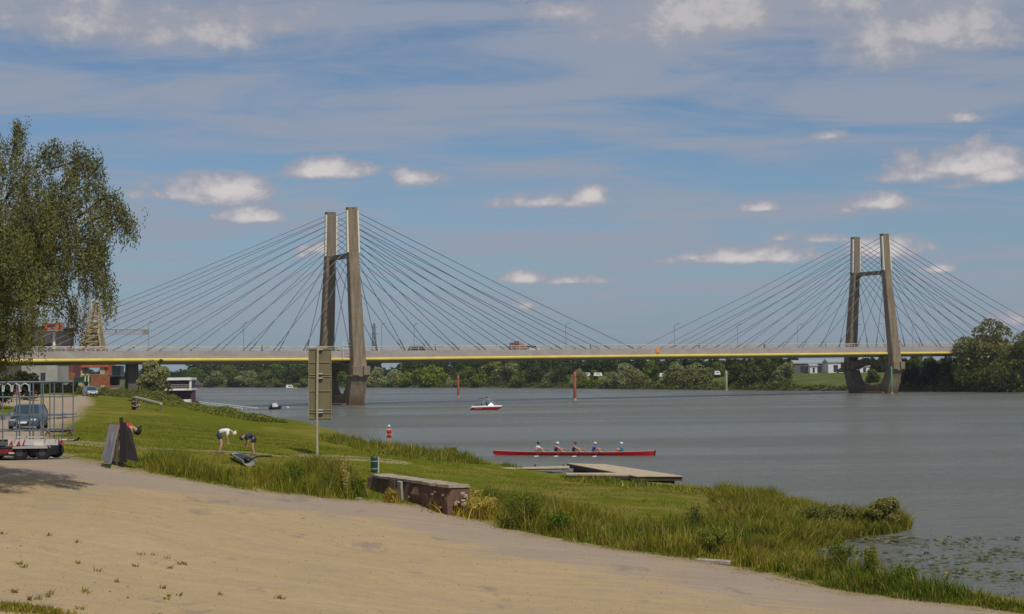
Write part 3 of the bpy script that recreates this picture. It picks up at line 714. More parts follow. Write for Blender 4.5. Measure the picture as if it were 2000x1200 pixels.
# low scrub along the far waterline (one mass nobody could count)
def scrub():
    q = []; v = []
    for px in np.arange(372, 2000, 2.5):
        if random.random() < .12: continue
        p = bank_at(px, random.random() * 4); h_ = (.8 + 1.6 * random.random()) * (.45 if 1555 < px < 1650 else 1)
        d = rand_dirs(26); q.append(np.array([p.x, p.y, p.z + h_ * .35]) + d * np.array([1.3, 1.3, h_ * .6]) * rng.random(26)[:, None] ** .4); v.append(rng.random(26))
    q = np.concatenate(q); v = np.concatenate(v); V, Fc = cards(q, .28 * (.6 + .8 * rng.random(len(q))), .8)
    o = np_mesh('waterside_scrub', V, Fc, FOL, attrs={'v': ('FLOAT', np.repeat(v, 4))}); o.color = (*mixc(DG, OL, .45), 1); tag(o, kind='stuff')
scrub()

# ------------------------------------------------------------------ near willow on the left
def near_willow():
    base = G(-150, 905); base = Vector((-17.5, 45.5, hz(-17.5, 45.5)))
    t = thing('willow_tree', 'large grey-green willow with drooping branches at the left edge, over the boat trailer', 'tree', base)
    cx, cy, cz_ = -17.2, 44.5, 9.4
    poly = [(-700, 250), (-200, 190), (-60, 235), (35, 240), (75, 268), (100, 282), (122, 285), (150, 300), (152, 318), (130, 330), (150, 345), (168, 352), (165, 372), (195, 385), (232, 405), (240, 430), (222, 462), (205, 470), (210, 505), (196, 522), (172, 520), (150, 530), (140, 560), (122, 580), (110, 640), (98, 640), (85, 690), (70, 640), (52, 700), (30, 690), (0, 735), (-80, 745), (-300, 700), (-700, 600)]
    N = 46000; u = rand_dirs(N) * (rng.random(N) ** .42)[:, None]; pts = np.array([cx, cy, cz_]) + u * np.array([7.2, 4.8, 5.9])
    # project to the outline of this tree
    dx = pts[:, 0]; dy = pts[:, 1]; dz = pts[:, 2] - CAMZ
    X_ = dx * CR.x + dy * CR.y + dz * CR.z; Y_ = dx * CU.x + dy * CU.y + dz * CU.z; Z_ = dx * fw.x + dy * fw.y + dz * fw.z
    pp = np.c_[1000 + X_ / Z_ * F, 600 - Y_ / Z_ * F]
    ok = inside(pp, poly)
    # clumpy: keep points near random attractors, thin the lower and outer parts
    at = pts[ok][rng.integers(0, ok.sum(), 330)]; q = pts[ok]; pq = pp[ok]
    dmin = np.full(len(q), 9.)
    for a in at: dmin = np.minimum(dmin, np.linalg.norm((q - a) * np.array([1, 1, .7]), axis=1))
    low = np.clip((pq[:, 1] - 500) / 110, 0, 1) * np.clip((pq[:, 0] - 50) / 80, 0, 1)
    outer = np.clip((pq[:, 0] - 100) / 90, 0, 1)
    keep_ = (dmin < .62 - .22 * low) & (rng.random(len(q)) > .80 * low + .15 * outer)
    q = q[keep_]; q = q[:12500] if len(q) > 12500 else q
    # hanging strands: each a short string of narrow leaves
    LC = []; vv = []; SZ = []; tw = MB()
    for i, c in enumerate(q):
        L_ = .35 + .75 * random.random() ** 2; n = int(12 + L_ * 24); s = np.linspace(0, 1, n); ang = random.random() * 6.28; out_ = .22 * random.random()
        P_ = np.c_[c[0] + math.cos(ang) * out_ * s + rng.normal(size=n) * .055, c[1] + math.sin(ang) * out_ * s + rng.normal(size=n) * .055, c[2] + .12 - L_ * s ** 1.2 + rng.normal(size=n) * .03]
        LC.append(P_); vv.append(np.clip(.25 + .5 * rng.random(n) + .25 * random.random(), 0, 1)); SZ.append(.046 * (.6 + .8 * rng.random(n)))
    spray = [((118, 372), (150, 330), (172, 300), (190, 312)), ((125, 372), (158, 318), (158, 290), (150, 292)), ((160, 420), (205, 378), (222, 374), (232, 392)), ((150, 425), (205, 385), (250, 402), (264, 440)), ((165, 440), (215, 410), (245, 415), (255, 450)),
             ((20, 330), (30, 270), (36, 240), (40, 246)), ((70, 330), (85, 285), (110, 275), (120, 290)), ((155, 470), (190, 455), (206, 480), (208, 560)), ((150, 490), (165, 510), (168, 540), (170, 565)), ((150, 480), (200, 500), (212, 560), (214, 600)), ((100, 330), (150, 312), (180, 310), (198, 345)), ((120, 390), (165, 362), (185, 350), (205, 372)),
             ((150, 490), (190, 520), (203, 560), (208, 600)), ((120, 560), (140, 590), (146, 610), (148, 640))]
    for sp in spray:
        Y0 = 43.5 + random.random() * 1.5
        P4 = [W(a, b, Y0 + .1 * i) for i, (a, b) in enumerate(sp)]
        cur = [((1 - s) ** 3 * P4[0] + 3 * (1 - s) ** 2 * s * P4[1] + 3 * (1 - s) * s * s * P4[2] + s ** 3 * P4[3]) for s in [k_ / 11 for k_ in range(12)]]
        tw.tube(cur, [.035 - .0025 * i for i in range(12)], 4)
        for j, c in enumerate(cur[3:]):
            for _ in range(7):
                L_ = .25 + .5 * random.random(); n = int(6 + L_ * 15); s = np.linspace(0, 1, n); o_ = rng.normal(size=3) * .12
                LC.append(np.c_[c.x + o_[0] + rng.normal(size=n) * .05, c.y + o_[1] + rng.normal(size=n) * .05, c.z + o_[2] + .08 - L_ * s]); vv.append(.35 + .6 * rng.random(n)); SZ.append(.046 * (.6 + .8 * rng.random(n)))
    LC = np.concatenate(LC); vv = np.clip(np.concatenate(vv), 0, 1); SZ = np.concatenate(SZ); V, Fc = cards(LC, SZ, .42, down=.9)
    b = np.array(base); c = np_mesh('crown', V - b, Fc, FOLW, t, attrs={'v': ('FLOAT', np.repeat(vv, 4))}); c.color = (.078, .086, .038, 1)
    # trunk and limbs
    fork = base + Vector((.3, -.2, 2.6)); tb = MB().tube([base - Vector((0, 0, .5)), base + Vector((.1, 0, .9)), fork], [.62, .48, .42], 10)
    tops = [(120, 400), (150, 480), (60, 330), (0, 300), (90, 520), (20, 480), (160, 400), (-80, 350), (-200, 400), (-160, 520), (60, 600), (130, 580), (-300, 350), (-40, 420)]
    for a, b_ in tops:
        e = W(a, b_, 42.3 + 4 * random.random()); mid = fork.lerp(e, .5) + Vector((0, 0, 1.0)); m2 = fork.lerp(e, .8) + Vector((0, 0, .7))
        tb.tube([fork, fork.lerp(mid, .5) + Vector((0, 0, .3)), mid, m2, e], [.22, .16, .11, .06, .02], 6)
        for _ in range(4):
            s0 = mid.lerp(e, random.random() * .7); e2 = s0 + Vector((random.uniform(-1.3, 1.3), random.uniform(-1, 1), random.uniform(-.5, 1.3))); tb.tube([s0, s0.lerp(e2, .5) + Vector((0, 0, .2)), e2], [.05, .035, .012], 4)
    tb.v = [tuple(Vector(v) - base) for v in tb.v]; tw.v = [tuple(Vector(v) - base) for v in tw.v]
    tb.add(tw.v, tw.f); tb.build('trunk', barkm, t, smooth=True)
near_willow()

# silvery tree by the bridge, dark tree behind it, hedge
def mid_tree(name, px, py, Y, hw, top, tint, label, kd=None, n=(26, 170, .055), drop=.5):
    p = W(px, py, Y); p.z = hz(p.x, p.y); r = hw / F * Y; Ht = W(px, top, Y).z - p.z
    t = thing(name, label, 'tree' if 'tree' in name or 'conifer' in name else 'bush', (p.x, p.y, p.z - .2)); hz_ = Ht * drop
    c = crown_mesh('crown', 1, hz_ / r, n[0], n[1], n[2], lobes=.4); c.parent = t; c.location = (0, 0, Ht + .2 - hz_); c.scale = (r,) * 3; c.color = (*tint, 1)
    trunk_mb(Ht * .6, .12 + Ht * .012, r * .5, 5).build('trunk', barkm, t); return t
mid_tree('silver_tree', 297, 765, 250, 32, 692, mixc(SV, OL, .2), 'silvery green bushy tree standing in front of the bridge deck, left of the houseboat', n=(34, 260, .075), drop=.55)
mid_tree('conifer_tree', 314, 765, 262, 9, 676, DG, 'narrow dark tree poking above the deck behind the silvery tree', n=(12, 120, .12), drop=.5)
mid_tree('young_tree', 328, 768, 256, 11, 716, mixc(MG, DG, .4), 'small dark green tree on the right side of the silvery tree', n=(12, 120, .1), drop=.55)
mid_tree('shade_tree', -8, 780, 150, 40, 690, DK, 'very dark bushy tree at the left edge behind the trailer rack', n=(26, 170, .07), drop=.55)
mid_tree('shade_tree', 52, 770, 190, 28, 716, DK, 'very dark bush behind the red parked car', n=(20, 150, .09), drop=.55)
mid_tree('shoreline_bush', 880, 893, 124, 19, 871, MG, 'leafy green bush on the shore left of the rowing boat', n=(16, 170, .09), drop=.55)
def hedge(name, label, pts, w_, h_, tint, dens, leaf):
    q = []; v = []; bb = Vector((*pts[0], hz(*pts[0])))
    for (a, b) in zip(pts[:-1], pts[1:]):
        a, b = Vector(a), Vector(b); Ls = (b - a).length; n = int(Ls * dens); s = rng.random(n); nn = Vector((-(b - a).y, (b - a).x)).normalized()
        o_ = (rng.random(n) - .5) * w_; x = a.x + (b.x - a.x) * s + nn.x * o_; y = a.y + (b.y - a.y) * s + nn.y * o_
        lump = .65 + .35 * np.sin(x * 1.7 + y * .9) * np.sin(y * .7); z = height(np.c_[x, y]) + rng.random(n) ** .6 * h_ * lump * np.sqrt(np.clip(1 - (o_ / w_ * 2) ** 2, .1, 1))
        q.append(np.c_[x, y, z]); v.append(rng.random(n))
    q = np.concatenate(q); v = np.concatenate(v); V, Fc = cards(q, leaf * (.6 + .8 * rng.random(len(q))), .75)
    o = np_mesh(name, V - np.array(bb), Fc, FOL, attrs={'v': ('FLOAT', np.repeat(v, 4))}); o.location = bb; o.color = (*tint, 1)
    return tag(o, label, 'hedge')
hp = GP([(158, 772), (215, 772), (262, 776), (330, 790)]) 
hedge('hedge', 'dark long hedge along the crest of the bank from the silver car to the barrier', hp, 5, 1.6, mixc(MG, OL, .8), 420, .13)
hp = GP([(270, 784), (330, 791), (400, 800), (450, 812), (530, 826)])
hedge('hedge', 'low green scrub hedge sloping down the bank edge towards the walkway', hp, 4.5, .8, mixc(YG, OL, .6), 420, .11)
hp = GP([(-40, 771), (60, 768), (110, 766), (160, 768)])
hedge('hedge', 'dark shaded hedge behind the dirt lot at the left edge', hp, 5, 2.2, DK, 380, .17)  # the shade line here is put into the very dark leaf tint

# ------------------------------------------------------------------ grass and weeds
def blades(name, P_, h, wd, cols, lean=.35, bend=True):
    n = len(P_); a = rng.random(n) * 2 * np.pi; d = np.c_[np.cos(a), np.sin(a), np.zeros(n)]; ln = rng.normal(size=(n, 2)) * lean
    up = np.c_[ln * h[:, None], h]; wv_ = d * (wd / 2)[:, None]
    b0 = P_ - wv_; b1 = P_ + wv_; m_ = P_ + up * .55 - np.c_[ln * h[:, None] * .2, np.zeros(n)]; m0 = m_ - wv_ * .8; m1 = m_ + wv_ * .8; tp = P_ + up
    V = np.stack([b0, b1, m1, m0, tp, tp + wv_ * .15], 1).reshape(-1, 3); i = np.arange(n)[:, None] * 6
    Fc = np.concatenate([i + np.array([0, 1, 2, 3]), i + np.array([3, 2, 5, 4])])
    c4 = np.c_[cols, np.ones(n)]
    return np_mesh(name, V, Fc, BLADE, attrs={'col': ('FLOAT_COLOR', np.repeat(c4, 6, 0))})
def scatter(poly, dens):
    A_ = np.array(poly); lo, hi = A_.min(0), A_.max(0); n = int((hi - lo).prod() * dens); p = lo + rng.random((n, 2)) * (hi - lo); p = p[inside(p, poly)]
    return p
def nz2(p, s, k=0):
    return (np.sin(p[:, 0] * s + 1.7 * np.sin(p[:, 1] * s * .8 + k)) + np.sin(p[:, 1] * s * 1.3 + 1.3 * np.sin(p[:, 0] * s * .7 + 2 * k)) + .7 * np.sin((p[:, 0] + p[:, 1]) * s * 2.3 + k)) / 2.7
LUSH = np.array([.128, .188, .020]); STRAW = np.array([.48, .37, .11]); OLV = np.array([.29, .26, .030]); RUST = np.array([.34, .20, .09])
def colour(p, bias=0.):
    n = len(p); m1 = np.clip(.5 + .55 * nz2(p, .45, 1) + .35 * nz2(p, 1.6, 7) + bias + rng.normal(size=n) * .22, 0, 1)[:, None]; c = LUSH * (1 - m1) + OLV * m1
    s_ = (rng.random(n) < .10 + .22 * np.clip(nz2(p, .8, 3) + bias * 1.5, 0, 1))[:, None]; c = np.where(s_, STRAW * (.6 + .5 * rng.random((n, 1))), c)
    r_ = (rng.random(n) < .02 + .05 * (nz2(p, 1.1, 5) > .5))[:, None]; c = np.where(r_, RUST, c)
    return c * (.6 + .7 * rng.random((n, 1))) * (1 + .25 * nz2(p, 2.4, 9))[:, None]
def grass(name, poly, dens, h, wd, label_kind, bias=0., patch=.55, lean=.3):
    p = scatter(poly, dens); sr = sdist(p, road_poly); k_ = (sr < .3 - .7 * rng.random(len(p)) + .75 * nz2(p, 1.5) + .4 * nz2(p, 4.1, 3)) & (sdist(p, land) > -.25); p = p[k_]
    clump = np.clip(.55 + patch * nz2(p, 1.3, 2) + .35 * nz2(p, 3.7, 4), .12, 1.3); edge = np.clip(.35 - sdist(p, road_poly) / 1.2, .25, 1)
    edge2 = np.clip(.3 + seg_dist(p, poly) / 1.1, .3, 1)
    hh = h * clump * np.minimum(edge, edge2) * (.55 + .7 * rng.random(len(p))); z = height(p)
    o = blades(name, np.c_[p, z - .02], hh, wd * (.6 + .8 * rng.random(len(p))), colour(p, bias), lean); return tag(o, kind='stuff')
strip = GP([(255, 908), (300, 928), (400, 944), (500, 960), (650, 976), (700, 980), (716, 960), (700, 930), (680, 915), (600, 905), (530, 918), (490, 930), (430, 925), (380, 910), (290, 900)])
grass('verge_grass', strip, 170, .72, .03, '', .0)
strip = GP([(868, 990), (900, 1005), (960, 1022), (1050, 1048), (1150, 1066), (1300, 1088), (1420, 1104), (1500, 1122), (1560, 1135), (1530, 1060), (1400, 1030), (1240, 1024), (1120, 1002), (1000, 980), (930, 968), (900, 975)])
grass('verge_grass', strip, 190, .75, .03, '', .1)
strip = GP([(716, 977), (760, 984), (820, 992), (880, 1000), (880, 985), (820, 978), (722, 968)])
grass('verge_grass', strip, 180, .24, .03, '', .3)
reeds = GP([(1380, 962), (1480, 966), (1560, 985), (1640, 1003), (1690, 1010)]) + [(15.6, 66.2), (17.1, 65.6), (17.6, 63.4), (16.8, 61.3), (14.3, 60.2), (11.6, 56.8), (10.0, 54.0)] + GP([(1520, 1100), (1440, 1060), (1390, 1010)])
grass('reeds', reeds, 480, .74, .035, '', .25, patch=.5, lean=.42)
strip = GP([(1480, 1118), (1600, 1146), (1700, 1164), (1800, 1176), (2050, 1206), (2100, 1190), (1990, 1186), (1850, 1163), (1700, 1128), (1600, 1103), (1560, 1085), (1500, 1095)])
grass('verge_grass', strip, 420, .65, .03, '', -.05)
shl = GP([(620, 850), (700, 868), (755, 880), (830, 887), (900, 895), (960, 908), (1030, 920), (1000, 912), (900, 905), (800, 895), (700, 880), (620, 862)])
grass('shore_grass', shl, 60, .75, .06, '', .0)
shl = GP([(1090, 930), (1200, 939), (1300, 949), (1400, 959), (1500, 972), (1480, 985), (1380, 968), (1250, 953), (1100, 940)])
grass('shore_grass', shl, 60, .45, .05, '', .05)
# short lawn tufts so the mown grass has some relief
lawn = GP([(120, 895), (150, 840), (250, 805), (450, 830), (620, 865), (760, 890), (950, 915), (1100, 935), (1400, 965), (1500, 1000), (1300, 1070), (960, 1010), (720, 960), (500, 950), (250, 915)])
p = scatter(lawn, 40); p = p[(sdist(p, road_poly) < -.3) & (sdist(p, land) > .4)]
p = p[(nz2(p, .9, 2) + rng.normal(size=len(p)) * .6) > -.1]; hh = .03 + .06 * rng.random(len(p)); cc_ = colour(p, .15)
tag(blades('lawn_tufts', np.c_[p, height(p) - .01], hh, .035 * np.ones(len(p)), cc_ * .85, .6), kind='stuff')
# sprigs of weed on the sand
sp = GP([(0, 1040), (300, 1050), (500, 1120), (700, 1200), (0, 1215)]); p = scatter(sp, 2.2); p = p[nz2(p, 1.4, 1) > .2]
p = np.repeat(p, 7, 0) + rng.normal(size=(len(p) * 7, 2)) * .035; tag(blades('sand_weeds', np.c_[p, height(p)], .05 + .05 * rng.random(len(p)), .03 * np.ones(len(p)), OLV * (.6 + .4 * rng.random((len(p), 1))), .9), kind='stuff')
b_ = G(40, 1192); p = b_.xy + Vector((0, 0)); p = np.array(b_.xy) + rng.normal(size=(1500, 2)) * np.array([.42, .16]); tag(blades('sand_grass_patch', np.c_[p, height(p)], .05 + .09 * rng.random(len(p)), .02 * np.ones(len(p)), colour(p, .35), .5), kind='stuff')

# single plants
def weed(name, px, py, h, n, spread, col, label, cat='plant', leafy=True, Y=None, group=None):
    b = G(px, py); t = thing(name, label, cat, b, 0, group)
    st_ = MB(); C_ = []
    for i in range(n):
        a = random.random() * 6.28; r_ = spread * (.3 + .7 * random.random()); hh_ = h * (.6 + .4 * random.random()); tip = Vector((math.cos(a) * r_, math.sin(a) * r_, hh_)); mid = tip * .5 + Vector((0, 0, hh_ * .12))
        st_.tube([(0, 0, -.05), mid, tip], [.012, .010, .005], 4)
        for s in np.linspace(.15, 1, 14):
            pnt = Vector((0, 0, 0)).lerp(mid, min(1, s * 2)) if s < .5 else mid.lerp(tip, (s - .5) * 2)
            C_ += [np.array(pnt) + rng.normal(size=3) * np.array([.05, .05, .03]) * (1.3 if leafy else .45) for _ in range(7)]
    st_.build('stem', mat('stem', (.12, .13, .04), .8), t); C_ = np.array(C_); V, Fc = cards(C_, (.038 if leafy else .03) * (.6 + .8 * rng.random(len(C_))), .5)
    if leafy:
        nb = int(60 + 260 * spread); pb = rng.normal(size=(nb, 2)) * spread * .75; w0 = np.array([b.x, b.y]); bo = blades('grass_blades', np.c_[pb, height(pb + w0) - b.z - .02], h * (.35 + .5 * rng.random(nb)), .03 * (.6 + .8 * rng.random(nb)), colour(pb + w0, .9) * np.array([1.25, 1.05, .9]) if col[0] > .15 else colour(pb + w0), .4); bo.parent = t; bo['kind'] = 'stuff'
    o = np_mesh('leaves', V, Fc, FOL, t, attrs={'v': ('FLOAT', np.repeat(rng.random(len(C_)), 4))}); o.color = (col[0] * (1.5 if col[0] < .12 else 1.0), col[1] * (1.15 if col[0] < .12 else 1.05), col[2] * .75, 1); return t
weed('dock_plant', 667, 972, 1.35, 3, .12, (.24, .12, .045), 'rust-brown dock plant standing tall in the verge left of the stone block', leafy=False)
weed('dry_stalk', 677, 974, 1.45, 5, .22, (.30, .25, .12), 'pale straw-coloured tall stalks beside the rusty dock plant', leafy=False)
weed('weed_clump', 645, 968, 1.0, 12, .5, (.06, .10, .025), 'green leafy weed clump left of the stalks in the verge')
weed('weed_clump', 570, 955, .95, 12, .45, (.05, .095, .02), 'dark green weed clump in the verge below the sign pole')
weed('weed_clump', 700, 970, .75, 14, .4, (.055, .09, .02), 'green weeds against the left end of the stone block')
weed('weed_clump', 765, 982, .5, 12, .22, (.24, .18, .06), 'straw-brown weeds in front of the stone block')
weed('weed_clump', 862, 990, .6, 12, .3, (.07, .10, .03), 'green weeds at the right end of the stone block')
weed('weed_clump', 900, 1001, .85, 30, .75, (.34, .27, .10), 'yellow straw clump between the stone block and the green weeds')
weed('weed_clump', 940, 1013, .8, 26, .6, (.32, .25, .09), 'second straw-yellow clump right of the stone block')
weed('weed_clump', 1010, 1028, 1.2, 18, .5, (.055, .10, .022), 'tall green weeds standing highest in the middle of the verge')
weed('weed_clump', 1040, 1035, 1.25, 18, .55, (.06, .10, .025), 'tall green weeds with thin seed heads right of the highest ones')
weed('weed_clump', 1090, 1045, .85, 16, .5, (.045, .10, .02), 'lush green weed clump at the sand edge right of the seed heads')
weed('dock_weed', 995, 1033, .35, 14, .3, (.05, .075, .025), 'small dark weed lying out on the sand edge')
weed('thistle', 1358, 1052, 1.15, 9, .35, (.055, .075, .045), 'dark thistle standing among the tall grass, pale mark beside it')
weed('grass_tussock', 1395, 1086, .85, 44, .6, (.075, .115, .03), 'bright green tussock at the sand edge beside the pale kerb stone')
weed('weed_clump', 1640, 1122, 1.0, 14, .45, (.06, .10, .025), 'green weeds standing against the water lily patch')
weed('weed_clump', 1705, 1138, 1.15, 10, .3, (.07, .11, .03), 'tall green weeds rising highest before the lily patch')
weed('weed_clump', 1770, 1160, .8, 16, .5, (.05, .10, .02), 'green weeds right of the highest ones before the lily patch')
def scrub_bush(name, label, px, py, Y, hw, top, tint, n=(30, 300, .05)):
    p = W(px, py, Y); p.z = max(hz(p.x, p.y), 0); r = hw / F * Y; Ht = W(px, top, Y).z - p.z; t = thing(name, label, 'bush', p, random.random() * 6)
    c = crown_mesh('crown', 1, Ht * .56 / r, n[0], n[1], n[2], lobes=.38); c.parent = t; c.location = (0, 0, Ht * .46); c.scale = (r,) * 3; c.color = (*tint, 1)
    trunk_mb(Ht * .6, .03, r * .6, 6).build('stem', barkm, t)
scrub_bush('waterside_bush', 'rounded olive-brown bush at the very tip of the grassy spit', 1722, 1035, 64.0, 50, 970, (.15, .145, .05))
scrub_bush('waterside_bush', 'olive bush second from the tip of the grassy spit', 1650, 1040, 63.5, 48, 980, (.115, .12, .045))
scrub_bush('waterside_bush', 'lower bush on the grassy spit with dark gaps at the water side', 1585, 1060, 61.5, 44, 988, (.10, .11, .04))
scrub_bush('waterside_bush', 'small bush at the back edge of the grassy spit, nearest the landing stage', 1420, 985, 80, 28, 958, OL)
scrub_bush('waterside_bush', 'small bush at the back edge of the spit halfway to its tip', 1500, 1005, 72, 30, 966, mixc(OL, MG, .5))
# pale kerb stones along the sand edge
def stone(px, py, d, label, col=(.48, .42, .33), rz=0.):
    b = G(px, py); mb = MB().box((0, 0, d[2] / 2 - .03), d, rz); o = mb.build('kerb_stone', mat('pale_stone', (.46, .40, .31), .9, var=.3, vscale=5, bump=.5), bevel=.03); o.location = b
    return tag(o, label, 'stone')
stone(1395, 1100, (1.15, .25, .14), 'long pale kerb stone at the sand edge below the bright green tussock', rz=R(-35))
stone(1555, 1118, (.6, .22, .12), 'short pale kerb stone at the grass edge left of the lily patch', rz=R(-30))
stone(700, 976, (.24, .16, .10), 'small white stone on the sand left of the stone block')
stone(855, 992, (.5, .2, .12), 'pale rubble stone at the foot of the stone block')
gp = GP([(0, 905), (130, 892), (300, 930), (500, 962), (720, 982), (960, 1024), (1300, 1090), (1600, 1148), (2000, 1204), (2040, 1240), (0, 1240)])
p = scatter(gp, 9); p = p[(sdist(p, road_poly) > .1) & (rng.random(len(p)) < .35 + .65 * (nz2(p, .7, 3) > .1) + .5 * (sdist(p, road_poly) < 1.5))]
n6 = len(p); z = height(p); sz = .007 + .012 * rng.random(n6) ** 2.5 + .02 * (rng.random(n6) < .006); o6 = np.array([[1, 0, .1], [-1, .1, 0], [0, 1, .1], [.1, -1, 0], [0, 0, .8], [0, 0, -.5]])
th = rng.random(n6) * 6.28; cs, sn_ = np.cos(th), np.sin(th); q = o6[None] * (1 + .35 * rng.normal(size=(n6, 6, 1))) * sz[:, None, None]; q = np.stack([q[..., 0] * cs[:, None] - q[..., 1] * sn_[:, None], q[..., 0] * sn_[:, None] + q[..., 1] * cs[:, None], q[..., 2]], -1)
V = (np.c_[p, z + .004][:, None] + q).reshape(-1, 3); T6 = np.array([[0, 2, 4], [2, 1, 4], [1, 3, 4], [3, 0, 4], [2, 0, 5], [1, 2, 5], [3, 1, 5], [0, 3, 5]]); Fc = (np.arange(n6)[:, None, None] * 6 + T6[None]).reshape(-1, 3)
cl = np.array([.44, .34, .21]) * (.65 + .6 * rng.random((n6, 1)))
tag(np_mesh('gravel', V, Fc, BLADE, attrs={'col': ('FLOAT_COLOR', np.repeat(np.c_[cl, np.ones(n6)], 6, 0))}), kind='stuff')
# lily pads
lp = [tuple(Z(a, b, 0).xy) for a, b in [(1585, 1085), (1660, 1050), (1760, 1045), (1860, 1050), (1990, 1050), (2040, 1120), (1960, 1180), (1850, 1155), (1700, 1122)]]
p = scatter(lp, 16); p = p[(sdist(p, land) < -.25) & (nz2(p, .9, 2) + .5 * nz2(p, 2.3, 1) + rng.normal(size=len(p)) * .3 > .05)]
V = []; Fc = []
for i, (x, y) in enumerate(p):
    r_ = .04 + .07 * random.random(); tl = rng.normal(size=2) * (.12 if random.random() < .8 else .5); a0 = random.random() * 6.28; b = len(V)
    for k_ in range(8):
        a = a0 + k_ * 2 * math.pi / 8 * .96; V.append((x + math.cos(a) * r_, y + math.sin(a) * r_, .012 + abs(r_ * (tl[0] * math.cos(a) + tl[1] * math.sin(a))) + .004 * (i % 5)))
    Fc += [(b, b + 1, b + 2, b + 3), (b, b + 3, b + 4, b + 7), (b + 4, b + 5, b + 6, b + 7)]
n_ = len(p); cl = np.where((rng.random(n_) < .35)[:, None], np.array([.26, .24, .10]), np.array([.12, .15, .05])) * (.6 + .8 * rng.random((n_, 1)))
o = np_mesh('water_lilies', np.array(V), np.array(Fc), BLADE, attrs={'col': ('FLOAT_COLOR', np.repeat(np.c_[cl, np.ones(n_)], 8, 0))}); tag(o, kind='stuff')
# ------------------------------------------------------------------ people
def convert(o):
    dg = bpy.context.evaluated_depsgraph_get(); dg.update(); me = bpy.data.meshes.new_from_object(o.evaluated_get(dg)); old = o.data
    o.modifiers.clear(); o.data = me; bpy.data.meshes.remove(old)
    me.polygons.foreach_set('use_smooth', [True] * len(me.polygons)); return o
def skin(name, pts, edges, M, parent, root=0, sub=1):
    me = bpy.data.meshes.new(name); me.from_pydata([tuple(p[0]) for p in pts], edges, []); o = bpy.data.objects.new(name, me); link(o, parent)
    o.modifiers.new('s', 'SKIN'); me.materials.append(M)
    for i, v in enumerate(me.skin_vertices[0].data):
        r = pts[i][1]; v.radius = (r, r) if not isinstance(r, tuple) else r; v.use_root = (i == root)
    if sub: ss = o.modifiers.new('u', 'SUBSURF'); ss.levels = sub; ss.render_levels = sub
    convert(o); o.data.materials.clear(); o.data.materials.append(M); return o
skinm = mat('skin', (.52, .31, .21), .6)
def cloth(c, n=[0]):
    return mat('cloth_%d_%d_%d' % tuple(int(x * 99) for x in c), c, .85, var=.15, vscale=9)
POSES = {
 'stand': dict(pel=(0, 0, .95), che=(.02, 0, 1.27), nec=(.0, 0, 1.48), hea=(.03, 0, 1.64), sho=(0, .19, 1.42), elb=(-.02, .25, 1.14), wri=(.06, .25, .89), hip=(0, .1, .92), kne=(.02, .11, .50), ank=(0, .11, .08), fd=(0, 0, -1)),
 'bend': dict(pel=(-.14, 0, .93), che=(.20, 0, 1.16), nec=(.42, 0, 1.10), hea=(.58, 0, .98), sho=(.34, .21, 1.06), elb=(.28, .27, .80), wri=(.32, .16, .58), hip=(-.12, .1, .90), kne=(.03, .13, .50), ank=(-.08, .14, .08), fd=(.2, 0, -1)),
 'row': dict(pel=(0, 0, .12), che=(.10, 0, .43), nec=(.14, 0, .64), hea=(.19, 0, .80), sho=(.13, .19, .58), elb=(.36, .22, .42), wri=(.60, .16, .38), hip=(.02, .1, .10), kne=(.40, .13, .34), ank=(.78, .12, .06), fd=(1, 0, 0)),
 'sit': dict(pel=(0, 0, .12), che=(.04, 0, .43), nec=(.05, 0, .63), hea=(.08, 0, .79), sho=(.04, .19, .57), elb=(.10, .25, .32), wri=(.32, .20, .28), hip=(.02, .1, .10), kne=(.40, .15, .42), ank=(.62, .14, .08), fd=(1, 0, -.2)),
}
